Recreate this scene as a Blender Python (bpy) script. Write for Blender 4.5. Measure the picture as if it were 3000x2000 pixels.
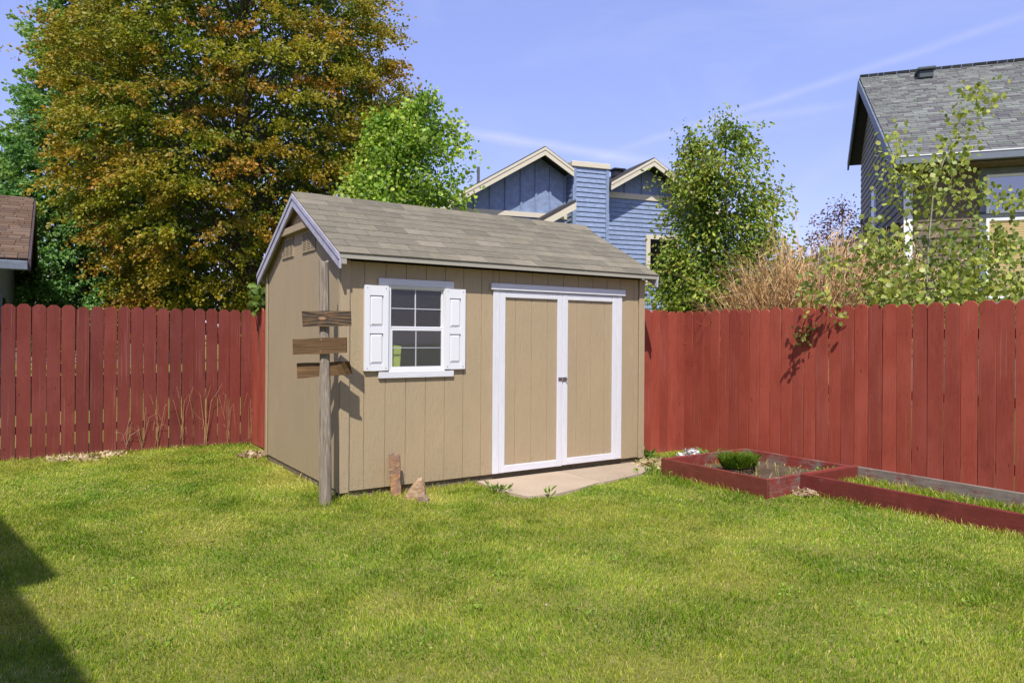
import bpy, math, random
import numpy as np
from mathutils import Vector, Matrix
R = math.radians
random.seed(7); rng = np.random.default_rng(11)
for o in list(bpy.data.objects): bpy.data.objects.remove(o)
sc = bpy.context.scene; C = sc.collection

# ------------------------------------------------------------------ camera, sky, sun, exposure
CAM_H = 1.45; F = 2108.0
cd = bpy.data.cameras.new("camera"); cam = bpy.data.objects.new("camera", cd); C.objects.link(cam)
cam.matrix_world = Matrix.Translation((0, 0, CAM_H)) @ Matrix.Rotation(R(90), 4, 'X') @ Matrix.Rotation(0.007, 4, 'Z')
cd.sensor_width = 36; cd.lens = F / 3000 * 36; cd.shift_y = -15 / 3000; cd.clip_end = 2000; cd.clip_start = .05
sc.camera = cam
SUN_EL, SUN_AZ = 54.0, 4.0          # the light travels towards +Y, four degrees to the right
w = bpy.data.worlds.new("World"); sc.world = w; w.use_nodes = True
sun = bpy.data.lights.new("sun", 'SUN'); sun.energy = 3.7; sun.angle = R(.53); sun.color = (1, .955, .88)
so = bpy.data.objects.new("sun", sun); C.objects.link(so)
ld = Vector((math.sin(R(SUN_AZ)) * math.cos(R(SUN_EL)), math.cos(R(SUN_AZ)) * math.cos(R(SUN_EL)), -math.sin(R(SUN_EL))))
so.rotation_euler = ld.to_track_quat('-Z', 'Y').to_euler(); so.location = (-2, -20, 30)
sc.view_settings.view_transform = 'Standard'; sc.view_settings.look = 'None'
sc.view_settings.exposure = 0.65; sc.view_settings.gamma = 1; sc.view_settings.use_curve_mapping = False
try:
    sc.cycles.max_bounces = 8; sc.cycles.transparent_max_bounces = 16; sc.cycles.use_denoising = True
except Exception: pass

def at(u, v, D):
    """surveyed image point (3000 px wide) at depth D metres -> world"""
    du, dv = u - 1500, v - 985
    x = du * math.cos(.007) + dv * math.sin(.007); y = -du * math.sin(.007) + dv * math.cos(.007)
    return Vector((x / F * D, D, CAM_H - y / F * D))

def cam_dir(u, v): return (at(u, v, 1) - Vector((0, 0, CAM_H))).normalized()

# ------------------------------------------------------------------ node helpers
class NT:
    def __init__(s, nt): s.nt = nt; s.n = nt.nodes; s.l = nt.links
    def new(s, t, **k):
        n = s.n.new(t)
        for a, b in k.items(): setattr(n, a, b)
        return n
    def put(s, sock, v):
        if hasattr(v, 'is_output') or isinstance(v, bpy.types.NodeSocket): s.l.new(v, sock)
        else:
            if isinstance(v, (tuple, list)) and len(v) == 3 and sock.type == 'RGBA': v = (*v, 1)
            sock.default_value = v
    def math(s, op, a, b=0.0, clamp=False):
        n = s.new('ShaderNodeMath', operation=op, use_clamp=clamp); s.put(n.inputs[0], a); s.put(n.inputs[1], b); return n.outputs[0]
    def vmath(s, op, a, b):
        n = s.new('ShaderNodeVectorMath', operation=op); s.put(n.inputs[0], a); s.put(n.inputs[1], b)
        return n.outputs['Value'] if op in ('DOT_PRODUCT', 'LENGTH') else n.outputs[0]
    def coord(s, scale=(1, 1, 1), kind='Object', rnd=False):
        t = s.new('ShaderNodeTexCoord').outputs[kind]
        if rnd:
            r = s.new('ShaderNodeObjectInfo').outputs['Random']
            cmb = s.new('ShaderNodeCombineXYZ')
            for i, k in enumerate((37.0, 91.0, 53.0)): s.put(cmb.inputs[i], s.math('MULTIPLY', r, k))
            t = s.vmath('ADD', t, cmb.outputs[0])
        m = s.new('ShaderNodeMapping'); s.put(m.inputs['Vector'], t); m.inputs['Scale'].default_value = scale
        return m.outputs[0]
    def noise(s, vec, scale=5, detail=4, rough=.55, dist=0):
        n = s.new('ShaderNodeTexNoise'); s.put(n.inputs['Vector'], vec); s.put(n.inputs['Scale'], scale)
        n.inputs['Detail'].default_value = detail; n.inputs['Roughness'].default_value = rough; n.inputs['Distortion'].default_value = dist
        return n.outputs['Fac']
    def ramp(s, fac, stops):
        n = s.new('ShaderNodeValToRGB'); s.put(n.inputs[0], fac); e = n.color_ramp.elements
        while len(e) < len(stops): e.new(.5)
        for i, (p, c) in enumerate(stops):
            e[i].position = p; e[i].color = (c, c, c, 1) if not isinstance(c, (tuple, list)) else (*c, 1)
        return n.outputs[0]
    def mix(s, fac, a, b, mode='MIX'):
        n = s.new('ShaderNodeMix', data_type='RGBA', blend_type=mode); s.put(n.inputs[0], fac); s.put(n.inputs[6], a); s.put(n.inputs[7], b)
        return n.outputs[2]
    def bump(s, h, strength=.3, dist=.01, normal=None):
        n = s.new('ShaderNodeBump'); s.put(n.inputs['Height'], h); n.inputs['Strength'].default_value = strength; n.inputs['Distance'].default_value = dist
        if normal is not None: s.put(n.inputs['Normal'], normal)
        return n.outputs[0]
    def rand(s): return s.new('ShaderNodeObjectInfo').outputs['Random']

def mat(name):
    m = bpy.data.materials.new(name); m.use_nodes = True; t = NT(m.node_tree)
    return m, t, t.n['Principled BSDF']

def simple(name, col, rough=.6, var=.12, nscale=30, bump=.15, metal=0, spec=.3, grain=None):
    m, t, b = mat(name)
    v = t.coord(grain or (1, 1, 1), rnd=True)
    n1 = t.noise(v, nscale, 5)
    n2 = t.noise(t.coord((1, 1, 1), rnd=True), 3, 3)
    f = t.math('ADD', t.math('MULTIPLY', n1, var * 2), t.math('MULTIPLY', n2, var * 1.4))
    f = t.math('ADD', f, 1 - var * 1.7)
    f = t.math('ADD', f, t.math('MULTIPLY', t.math('SUBTRACT', t.rand(), .5), var))
    t.put(b.inputs['Base Color'], t.mix(1, col, f, 'MULTIPLY'))
    b.inputs['Roughness'].default_value = rough; b.inputs['Metallic'].default_value = metal; b.inputs['Specular IOR Level'].default_value = spec
    if bump: t.put(b.inputs['Normal'], t.bump(n1, bump, .004))
    return m

# ------------------------------------------------------------------ world: clear sky, thin contrails
def build_world():
    t = NT(w.node_tree); bg = t.n['Background']
    sky = t.new('ShaderNodeTexSky', sky_type='NISHITA'); sky.sun_disc = False
    sky.sun_elevation = R(SUN_EL); sky.sun_rotation = R(180 + SUN_AZ)
    sky.altitude = 800; sky.air_density = 1.0; sky.dust_density = .6; sky.ozone_density = 2.0
    dirv = t.new('ShaderNodeTexCoord').outputs['Generated']
    col = t.mix(.62, t.mix(1, sky.outputs[0], (1.45, 1.10, 1.12), 'MULTIPLY'), (1.25, 1.70, 4.0))
    cloud = None
    wob = t.noise(dirv, 9, 5)
    for (p, q, width, amp) in [((1350, 385), (1900, 475), 0.010, .42), ((1850, 430), (3000, 48), .0075, .22), ((2080, 365), (2480, 305), .008, .16),
                               ((2250, 640), (2500, 420), .02, .08)]:
        A, B = cam_dir(*p), cam_dir(*q); nrm = A.cross(B).normalized(); mid = (A + B).normalized(); half = math.acos(max(-1, min(1, A.dot(B)))) / 2
        dd = t.math('ABSOLUTE', t.math('ADD', t.vmath('DOT_PRODUCT', dirv, tuple(nrm)), t.math('MULTIPLY', t.math('SUBTRACT', wob, .5), .010)))
        line = t.math('SUBTRACT', 1, t.math('DIVIDE', dd, width), True)
        along = t.vmath('DOT_PRODUCT', dirv, tuple(mid))
        c1, c0 = math.cos(half * .75), math.cos(half * 1.35)
        fade = t.math('DIVIDE', t.math('SUBTRACT', along, c0), c1 - c0, True)
        k = t.math('MULTIPLY', t.math('MULTIPLY', line, fade), amp)
        k = t.math('MULTIPLY', k, t.math('ADD', t.math('MULTIPLY', t.noise(dirv, 22, 4), 1.1), .35))
        cloud = k if cloud is None else t.math('ADD', cloud, k, True)
    m = t.new('ShaderNodeMapping'); t.put(m.inputs['Vector'], dirv); m.inputs['Scale'].default_value = (1.2, 1.0, 3.2); m.inputs['Rotation'].default_value = (.2, .35, .5)
    wisp = t.math('MULTIPLY', t.ramp(t.noise(m.outputs[0], 2.6, 7, .6, .6), [(.50, 0.0), (.80, 1.0)]), .20)
    cloud = t.math('ADD', cloud, wisp, True)
    fin = t.mix(cloud, col, (3.4, 3.5, 4.4))
    t.put(bg.inputs[0], fin); bg.inputs[1].default_value = .15
build_world()

# ------------------------------------------------------------------ object helpers
def tag(o, label=None, cat=None, group=None, kind=None):
    if label: o['label'] = label
    if cat: o['category'] = cat
    if group: o['group'] = group
    if kind: o['kind'] = kind
    return o
def thing(name, label, cat, loc=(0, 0, 0), rz=0, group=None):
    o = bpy.data.objects.new(name, None); C.objects.link(o); o.location = loc; o.rotation_euler = (0, 0, rz); o.empty_display_size = .1
    return tag(o, label, cat, group)
class MB:
    """collects polygons; build() links them as one mesh object"""
    def __init__(s): s.v = []; s.f = []
    def add(s, vs, fs):
        b = len(s.v); s.v += [tuple(p) for p in vs]; s.f += [tuple(i + b for i in f) for f in fs]; return s
    def box(s, x0, x1, y0, y1, z0, z1, ch=0.0, M=None):
        if ch <= 0:
            vs = [(x, y, z) for x in (x0, x1) for y in (y0, y1) for z in (z0, z1)]
            fs = [(0, 1, 3, 2), (4, 6, 7, 5), (0, 4, 5, 1), (2, 3, 7, 6), (0, 2, 6, 4), (1, 5, 7, 3)]
        else:
            vs = []; idx = {}
            X, Y, Z = (x0, x1), (y0, y1), (z0, z1)
            for i in (0, 1):
                for j in (0, 1):
                    for k in (0, 1):
                        sx, sy, sz = (1 - 2 * i) * ch, (1 - 2 * j) * ch, (1 - 2 * k) * ch
                        for ax in range(3):
                            p = [X[i] + sx, Y[j] + sy, Z[k] + sz]; p[ax] = (X[i], Y[j], Z[k])[ax]
                            idx[i, j, k, ax] = len(vs); vs.append(tuple(p))
            fs = []
            for ax in range(3):
                o1, o2 = [a for a in range(3) if a != ax]
                for e in (0, 1):
                    q = []
                    for (p1, p2) in ((0, 0), (1, 0), (1, 1), (0, 1)):
                        c = [0, 0, 0]; c[ax] = e; c[o1] = p1; c[o2] = p2; q.append(idx[c[0], c[1], c[2], ax])
                    fs.append(tuple(q))
                for p1 in (0, 1):
                    for p2 in (0, 1):
                        c = [0, 0, 0]; c[o1] = p1; c[o2] = p2; c[ax] = 0; d = list(c); d[ax] = 1
                        fs.append((idx[(*c, o1)], idx[(*d, o1)], idx[(*d, o2)], idx[(*c, o2)]))
            for i in (0, 1):
                for j in (0, 1):
                    for k in (0, 1): fs.append(tuple(idx[i, j, k, ax] for ax in range(3)))
        if M is not None: vs = [tuple(M @ Vector(p)) for p in vs]
        return s.add(vs, fs)
    def prism(s, prof, y0, y1):
        """profile in x,z extruded along y"""
        n = len(prof)
        vs = [(x, y0, z) for x, z in prof] + [(x, y1, z) for x, z in prof]
        fs = [tuple(range(n)), tuple(range(2 * n - 1, n - 1, -1))] + [(i, i + n, (i + 1) % n + n, (i + 1) % n) for i in range(n)]
        return s.add(vs, fs)
    def tube(s, pts, rad, n=6, cap=True):
        pts = [Vector(p) for p in pts]; vs = []; fs = []
        for i, p in enumerate(pts):
            d = (pts[min(i + 1, len(pts) - 1)] - pts[max(i - 1, 0)])
            d = d.normalized() if d.length > 1e-9 else Vector((0, 0, 1))
            a = d.cross(Vector((.31, .95, .05))); a = a.normalized() if a.length > 1e-4 else Vector((1, 0, 0)); b = d.cross(a)
            r = rad[i] if isinstance(rad, (list, tuple)) else rad
            for k in range(n):
                t = 2 * math.pi * k / n; vs.append(tuple(p + a * (r * math.cos(t)) + b * (r * math.sin(t))))
        for i in range(len(pts) - 1):
            for k in range(n): fs.append((i * n + k, i * n + (k + 1) % n, (i + 1) * n + (k + 1) % n, (i + 1) * n + k))
        if cap: fs += [tuple(range(n - 1, -1, -1)), tuple(range((len(pts) - 1) * n, len(pts) * n))]
        return s.add(vs, fs)
    def mesh(s, name, m, smooth=False):
        me = bpy.data.meshes.new(name); me.from_pydata(s.v, [], s.f); me.validate(); 
        import bmesh
        bm = bmesh.new(); bm.from_mesh(me); bmesh.ops.recalc_face_normals(bm, faces=bm.faces); bm.to_mesh(me); bm.free()
        if m: me.materials.append(m)
        if smooth: me.polygons.foreach_set('use_smooth', [True] * len(me.polygons))
        return me
    def build(s, name, m, parent=None, smooth=False, loc=None):
        return link(name, s.mesh(name, m, smooth), parent, loc)
def link(name, me, parent=None, loc=None, rot=None, scale=None):
    o = bpy.data.objects.new(name, me); C.objects.link(o)
    if parent: o.parent = parent
    if loc is not None: o.location = loc
    if rot is not None: o.rotation_euler = rot
    if scale is not None: o.scale = scale
    return o
def raw_mesh(name, verts, loops, sizes, m, col=None):
    """numpy mesh: verts (n,3), flat loop indices, polygon sizes, colour per vertex"""
    me = bpy.data.meshes.new(name); nv = len(verts); nl = len(loops); npol = len(sizes)
    me.vertices.add(nv); me.vertices.foreach_set('co', np.asarray(verts, np.float32).ravel())
    me.loops.add(nl); me.loops.foreach_set('vertex_index', np.asarray(loops, np.int32))
    me.polygons.add(npol); st = np.concatenate([[0], np.cumsum(sizes)[:-1]]); me.polygons.foreach_set('loop_start', st.astype(np.int32))
    try: me.polygons.foreach_set('loop_total', np.asarray(sizes, np.int32))
    except Exception: pass
    me.update(calc_edges=True)
    if col is not None:
        ca = me.color_attributes.new('tint', 'FLOAT_COLOR', 'POINT')
        ca.data.foreach_set('color', np.c_[col, np.ones(len(col))].astype(np.float32).ravel())
    me.materials.append(m); return me

# yard frame: s along the shed front, t away from the viewer behind it
YAW = .586; OX, OY = -1.518, 6.40
ca_, sa_ = math.cos(YAW), math.sin(YAW)
def Y(s, t, z=0.0): return Vector((OX + ca_ * s - sa_ * t, OY + sa_ * s + ca_ * t, z))
def to_st(x, y): dx, dy = x - OX, y - OY; return ca_ * dx + sa_ * dy, -sa_ * dx + ca_ * dy

# ------------------------------------------------------------------ materials
def siding_mat(name, col):
    m, t, b = mat(name)
    v = t.coord((14, 14, 1.2), rnd=True); grain = t.noise(v, 6, 6, .6, 1.2)
    saw = t.noise(t.coord((5, 5, 34), rnd=True), 3.2, 4, .6, .6)
    dirt = t.noise(t.coord((1, 1, .5)), 2.2, 4)
    c = t.mix(t.ramp(dirt, [(.3, 0.0), (.75, 1.0)]), col, tuple(x * k for x, k in zip(col, (1.10, 1.08, 1.04))))
    fade = t.ramp(t.noise(t.coord((3.2, 3.2, 1.1), rnd=True), 1.6, 3), [(.66, 0.0), (.78, 1.0)])
    c = t.mix(t.math('MULTIPLY', fade, .30), c, tuple(min(1, x * 1.3) for x in col))
    c = t.mix(t.math('MULTIPLY', t.ramp(grain, [(.3, 1.0), (.5, 0.0)]), .10), c, tuple(x * .7 for x in col))
    z = t.new('ShaderNodeSeparateXYZ'); t.put(z.inputs[0], t.new('ShaderNodeTexCoord').outputs['Object'])
    mud = t.math('MULTIPLY', t.ramp(z.outputs[2], [(.06, 1.0), (.30, 0.0)]), t.ramp(t.noise(t.coord((1, 1, 1)), 26, 5, .7), [(.48, 0.0), (.68, 1.0)]))
    c = t.mix(t.math('MULTIPLY', mud, .55), c, (.23, .17, .11))
    t.put(b.inputs['Base Color'], c); b.inputs['Roughness'].default_value = .62; b.inputs['Specular IOR Level'].default_value = .25
    h = t.math('ADD', t.math('MULTIPLY', grain, 1.0), t.math('MULTIPLY', t.math('MULTIPLY', saw, t.ramp(t.noise(t.coord((4, 4, 1.2), rnd=True), 1.5, 3), [(.35, .1), (.65, 1.0)])), .5))
    t.put(b.inputs['Normal'], t.bump(h, .75, .008)); return m
def paint_wood(name, col, wear=(.45, .36, .30), amount=.25, grain_axis='z', rough=.55, bump=.5):
    m, t, b = mat(name)
    sc_ = {'z': (16, 16, 1.0), 'x': (1.0, 16, 16), 'y': (16, 1.0, 16)}[grain_axis]
    g = t.noise(t.coord(sc_, rnd=True), 5, 6, .65, .8)
    big = t.noise(t.coord((1, 1, 1), rnd=True), 4.5, 5, .65)
    wv = t.math('ADD', t.math('MULTIPLY', big, .6), t.math('MULTIPLY', g, .4))
    c = t.mix(t.ramp(g, [(.25, 0.0), (.8, 1.0)]), tuple(x * .86 for x in col), tuple(x * 1.1 for x in col))
    c = t.mix(t.ramp(wv, [(1 - amount - .12, 0.0), (1 - amount, 1.0)]), c, wear)
    c = t.mix(1, c, t.ramp(t.noise(t.coord((1, 1, 1), rnd=True), 7, 5, .7), [(.3, .78), (.7, 1.2)]) if wear[0] < .42 else (1, 1, 1), 'MULTIPLY')
    dk = t.ramp(t.noise(t.coord(tuple(q * .5 for q in sc_), rnd=True), 3, 6, .7), [(.52, 0.0), (.72, 1.0)]); c = t.mix(t.math('MULTIPLY', dk, .35 if wear[0] < .42 else .10), c, tuple(x * .45 for x in col))
    t.put(b.inputs['Base Color'], c); b.inputs['Roughness'].default_value = rough; b.inputs['Specular IOR Level'].default_value = .25
    t.put(b.inputs['Normal'], t.bump(g, bump, .004)); return m
def fence_mat(name, col):
    m, t, b = mat(name)
    rnd = t.rand()
    g = t.noise(t.coord((22, 22, 1.1), rnd=True), 5, 7, .65, 1.4)
    fine = t.noise(t.coord((90, 90, 3), rnd=True), 4, 3, .6)
    patch = t.noise(t.coord((1.5, 1.5, .7), rnd=True), 2.2, 4, .6)
    vor = t.new('ShaderNodeTexVoronoi'); t.put(vor.inputs['Vector'], t.coord((9, 9, 3.2), rnd=True)); vor.inputs['Scale'].default_value = 1.0
    knot = t.ramp(vor.outputs['Distance'], [(.02, 1.0), (.085, 0.0)])
    nail = t.new('ShaderNodeTexVoronoi'); t.put(nail.inputs['Vector'], t.coord((26, 26, 9), rnd=True)); nail.inputs['Scale'].default_value = 1.0
    pit = t.ramp(nail.outputs['Distance'], [(.03, 1.0), (.075, 0.0)])
    base = t.mix(rnd, tuple(x * k for x, k in zip(col, (.80, .84, .88))), tuple(x * k for x, k in zip(col, (1.10, 1.12, 1.06))))
    c = t.mix(t.ramp(g, [(.28, 0.0), (.75, 1.0)]), t.mix(1, base, (.72, .70, .70), 'MULTIPLY'), t.mix(1, base, (1.12, 1.12, 1.10), 'MULTIPLY'))
    c = t.mix(t.math('MULTIPLY', t.ramp(patch, [(.42, 0.0), (.66, 1.0)]), .75), c, t.mix(1, base, (1.16, 1.30, 1.36), 'MULTIPLY'))
    c = t.mix(t.math('MULTIPLY', t.ramp(t.noise(t.coord((3, 3, 1.6), rnd=True), 1.7, 4), [(.62, 0.0), (.8, 1.0)]), .5), c, tuple(x * .55 for x in col))
    c = t.mix(t.math('MULTIPLY', knot, .75), c, (.035, .010, .008))
    c = t.mix(t.math('MULTIPLY', pit, .35), c, (.05, .012, .010))
    ox = t.new('ShaderNodeSeparateXYZ'); t.put(ox.inputs[0], t.new('ShaderNodeTexCoord').outputs['Object'])
    near = lambda o_, vals: __import__('functools').reduce(lambda a_, b_: t.math('MINIMUM', a_, b_), [t.math('ABSOLUTE', t.math('SUBTRACT', o_, q)) for q in vals])
    dx, dz = near(ox.outputs[0], (.032, .107)), near(ox.outputs[2], (.318, .331, .898, .912, 1.497, 1.512))
    nd = t.math('SQRT', t.math('ADD', t.math('MULTIPLY', dx, dx), t.math('MULTIPLY', dz, dz)))
    c = t.mix(t.math('MULTIPLY', t.ramp(nd, [(.002, 1.0), (.0048, 0.0)]), .65), c, (.03, .012, .01))
    streak = t.math('MULTIPLY', t.ramp(t.noise(t.coord((28, 28, .55), rnd=True), 2.2, 5, .6), [(.54, 0.0), (.70, 1.0)]), t.ramp(t.noise(t.coord((2.5, 2.5, 1.2), rnd=True), 1.3, 3), [(.42, 0.0), (.62, 1.0)]))
    c = t.mix(t.math('MULTIPLY', streak, .45), c, (.36, .17, .13))
    # stain is thin and splashed with soil at the very foot of the boards
    z = t.new('ShaderNodeSeparateXYZ'); t.put(z.inputs[0], t.new('ShaderNodeTexCoord').outputs['Object'])
    foot = t.math('MULTIPLY', t.ramp(z.outputs[2], [(0.0, 1.0), (.07, 0.0)]), t.ramp(t.noise(t.coord((30, 30, 60), rnd=True), 1.4, 4), [(.45, 0.0), (.7, 1.0)]))
    c = t.mix(t.math('MULTIPLY', foot, .5), c, (.34, .24, .17))
    t.put(b.inputs['Base Color'], c); b.inputs['Roughness'].default_value = .72; b.inputs['Specular IOR Level'].default_value = .15
    h = t.math('ADD', t.math('MULTIPLY', g, .7), t.math('MULTIPLY', fine, .3))
    t.put(b.inputs['Normal'], t.bump(h, .45, .005)); return m
def weathered(name, c0, c1, axis='z', scale=1.0, rough=.85):
    m, t, b = mat(name)
    s3 = {'z': (18, 18, .9), 'x': (.9, 18, 18)}[axis]
    g = t.noise(t.coord(s3, rnd=True), 4 * scale, 7, .7, 1.6)
    p = t.noise(t.coord((1, 1, 1), rnd=True), 4, 4)
    c = t.mix(t.ramp(g, [(.32, 0.0), (.62, 1.0)]), c0, c1)
    c = t.mix(t.math('MULTIPLY', t.ramp(p, [(.4, 0.0), (.7, 1.0)]), .5), c, tuple((a + b_) * .4 for a, b_ in zip(c0, c1)))
    t.put(b.inputs['Base Color'], c); b.inputs['Roughness'].default_value = rough; b.inputs['Specular IOR Level'].default_value = .15
    t.put(b.inputs['Normal'], t.bump(g, .7, .006)); return m
def shingle_mat(name, cols, speck=.8):
    m, t, b = mat(name)
    r = t.rand(); n = t.noise(t.coord((1, 1, 1)), 260, 2); n2 = t.noise(t.coord((1, 1, 1), rnd=True), 7, 4)
    c = t.ramp(r, [(i / max(1, len(cols) - 1), k) for i, k in enumerate(cols)])
    c = t.mix(1, c, t.ramp(n, [(.3, 1 - speck * .6), (.7, 1 + speck * .5)]), 'MULTIPLY')
    c = t.mix(1, c, t.ramp(n2, [(.3, .88), (.7, 1.1)]), 'MULTIPLY')
    t.put(b.inputs['Base Color'], c); b.inputs['Roughness'].default_value = .92; b.inputs['Specular IOR Level'].default_value = .1
    t.put(b.inputs['Normal'], t.bump(n, .5, .003)); return m
def leaf_mat(name, trans=.35, rough=.5, spec=.3):
    m, t, b = mat(name)
    a = t.new('ShaderNodeAttribute', attribute_name='tint').outputs['Color']
    t.put(b.inputs['Base Color'], a); b.inputs['Roughness'].default_value = rough; b.inputs['Specular IOR Level'].default_value = spec
    tr = t.new('ShaderNodeBsdfTranslucent'); t.put(tr.inputs[0], t.mix(1, a, (1.25, 1.3, .7), 'MULTIPLY'))
    mx = t.new('ShaderNodeMixShader'); mx.inputs[0].default_value = trans
    t.put(mx.inputs[1], b.outputs[0]); t.put(mx.inputs[2], tr.outputs[0])
    t.put(t.n['Material Output'].inputs[0], mx.outputs[0]); return m
def glass_mat(name, tint=(.02, .02, .022), clear=.7, dirt=.1, rough=.02):
    m, t, b = mat(name)
    lw = t.new('ShaderNodeLayerWeight'); fr = t.math('ADD', t.math('MULTIPLY', t.math('POWER', lw.outputs['Facing'], 4.0), .9), .035)
    tr = t.new('ShaderNodeBsdfTransparent'); tr.inputs[0].default_value = (clear, clear, clear, 1)
    gl = t.new('ShaderNodeBsdfGlossy'); gl.inputs['Roughness'].default_value = rough
    m1 = t.new('ShaderNodeMixShader'); t.put(m1.inputs[0], fr); t.put(m1.inputs[1], tr.outputs[0]); t.put(m1.inputs[2], gl.outputs[0])
    df = t.new('ShaderNodeBsdfDiffuse'); df.inputs[0].default_value = (.5, .5, .5, 1)
    n = t.noise(t.coord((60, 60, 22)), 1.5, 6, .7)
    m2 = t.new('ShaderNodeMixShader'); t.put(m2.inputs[0], t.math('MULTIPLY', t.ramp(n, [(.5, .12), (.75, 1.0)]), dirt)); t.put(m2.inputs[1], m1.outputs[0]); t.put(m2.inputs[2], df.outputs[0])
    t.put(t.n['Material Output'].inputs[0], m2.outputs[0]); return m

TAN = siding_mat("tan_siding", (.385, .298, .185))
TAN_TRIM = siding_mat("tan_trim", (.39, .305, .192))
WHITE_X = paint_wood("white_painted_board", (.68, .68, .71), (.50, .48, .47), .20, 'x', .5, .7)
WHITE_Z = paint_wood("white_painted_upright", (.68, .68, .71), (.50, .48, .47), .20, 'z', .5, .6)
VINYL = simple("white_vinyl", (.72, .72, .74), .35, .02, 20, 0)
RAKE = paint_wood("lilac_grey_trim", (.46, .44, .53), (.4, .37, .4), .12, 'x', .5, .3)
EAVE = simple("pale_eave_metal", (.36, .335, .27), .5, .05, 30, .05)
DARKWOOD = weathered("skid_wood", (.10, .075, .05), (.24, .19, .13), 'x')
SHED_SHINGLE = shingle_mat("tan_asphalt", [(.150, .136, .100), (.208, .184, .130), (.170, .152, .112), (.238, .208, .150)])
FENCE_L = fence_mat("red_stain_worn", (.192, .042, .033))
FENCE_R = fence_mat("red_stain_bright", (.325, .064, .040))
FENCE_BACK = simple("raw_fence_timber", (.20, .10, .06), .85, .2, 20, .3)
BED = paint_wood("red_painted_plank", (.175, .036, .029), (.34, .20, .165), .22, 'x', .5, .5)
BED_WORN = paint_wood("flaking_red_plank", (.22, .040, .032), (.20, .165, .135), .40, 'x', .7, .8)
METAL = simple("dull_metal", (.35, .35, .38), .35, .1, 40, .1, .9, .5)
SOIL = simple("garden_soil", (.125, .088, .058), .95, .5, 60, .9)
CONCRETE = simple("buff_concrete", (.40, .315, .225), .9, .30, 55, .5)
BARK = weathered("grey_brown_bark", (.06, .045, .032), (.17, .13, .095))
BARK_PALE = weathered("pale_aspen_bark", (.16, .15, .10), (.38, .37, .27))

# ------------------------------------------------------------------ ground
def vnoise(x, y, cell, seed):
    r = np.random.default_rng(seed); G = r.random((256, 256))
    x = np.asarray(x) / cell; y = np.asarray(y) / cell; i = np.floor(x).astype(int); j = np.floor(y).astype(int)
    fx = x - i; fy = y - j; fx = fx * fx * (3 - 2 * fx); fy = fy * fy * (3 - 2 * fy); g = lambda a, b: G[a % 256, b % 256]
    return (g(i, j) * (1 - fx) + g(i + 1, j) * fx) * (1 - fy) + (g(i, j + 1) * (1 - fx) + g(i + 1, j + 1) * fx) * fy
def fbm(x, y, cell, seed): return .5 * vnoise(x, y, cell, seed) + .3 * vnoise(x, y, cell / 2.1, seed + 1) + .2 * vnoise(x, y, cell / 4.3, seed + 2)

m, t, b = mat("lawn_floor")
n1 = t.noise(t.coord((1, 1, 1)), 5, 6, .7); n2 = t.noise(t.coord((1, 1, 1)), 60, 5, .7)
c = t.mix(t.ramp(n1, [(.35, 0.0), (.68, 1.0)]), (.16, .20, .028), (.27, .25, .075)); c = t.mix(t.ramp(n2, [(.5, 0.0), (.8, 1.0)]), c, (.28, .22, .10))
t.put(b.inputs['Base Color'], c); b.inputs['Roughness'].default_value = .95; b.inputs['Specular IOR Level'].default_value = .05; t.put(b.inputs['Normal'], t.bump(n2, .8, .02))
LAWN = m
g = MB(); NX = 60
xs = [-400, -120, -40] + list(np.linspace(-14, 14, NX)) + [40, 120, 400]; ys = [-60, -20] + list(np.linspace(-8, 20, NX)) + [40, 120, 500]
def ground_z(x, y): return .012 * math.sin(x * .9 + .4) * math.sin(y * .8) - .012
vs = [(x, y, ground_z(x, y)) for x in xs for y in ys]; ny = len(ys)
g.add(vs, [(i * ny + j, (i + 1) * ny + j, (i + 1) * ny + j + 1, i * ny + j + 1) for i in range(len(xs) - 1) for j in range(ny - 1)])
tag(g.build("ground", LAWN, smooth=True), kind='structure')

def in_bed(s, t): return ((s > 3.27) & (s < 4.70) & (t > -2.02) & (t < -.64)) | ((s > 3.77) & (s < 4.76) & (t <= -1.98))
SLAB = [(1.40, -.02), (1.36, -.42), (1.44, -.84), (1.72, -.90), (2.05, -.82), (2.40, -.70), (2.75, -.66), (3.10, -.58), (3.40, -.42), (3.52, -.10), (3.50, -.02)]
def in_slab(s, t):
    s = np.asarray(s); t = np.asarray(t); c = np.zeros(s.shape, bool); n = len(SLAB)
    for i in range(n):
        (x1, y1), (x2, y2) = SLAB[i], SLAB[(i + 1) % n]
        k = ((y1 > t) != (y2 > t)) & (s < (x2 - x1) * (t - y1) / (y2 - y1 + 1e-12) + x1); c ^= k
    return c

GRASS = leaf_mat("grass_blade", .30, .45, .25)
def blades(name, P, height, width, col, lean, m=GRASS, label=None, parent=None):
    """one triangle-tipped bent blade per point"""
    n = len(P); az = rng.random(n) * 2 * np.pi; wd = np.c_[np.cos(az), np.sin(az), np.zeros(n)] * width[:, None] * .5
    la = rng.random(n) * 2 * np.pi; lv = np.c_[np.cos(la), np.sin(la)] * (rng.random(n) ** .7)[:, None] * .75 + lean
    mid = P + np.c_[lv * height[:, None] * .35, height * .6]; tip = P + np.c_[lv * height[:, None] * 1.0, height * (1 - .28 * np.minimum(1, (lv ** 2).sum(1)))]
    V = np.stack([P - wd, P + wd, mid + wd * .8, mid - wd * .8, tip], 1).reshape(-1, 3)
    b0 = (np.arange(n) * 5)[:, None]; L = np.concatenate([b0 + [0, 1, 2, 3], b0 + [3, 2, 4]], 1).ravel(); S = np.tile([4, 3], n)
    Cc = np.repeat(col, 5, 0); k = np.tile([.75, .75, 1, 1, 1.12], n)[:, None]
    o = link(name, raw_mesh(name, V, L, S, m, np.clip(Cc * k, 0, 1)), parent); return o
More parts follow.
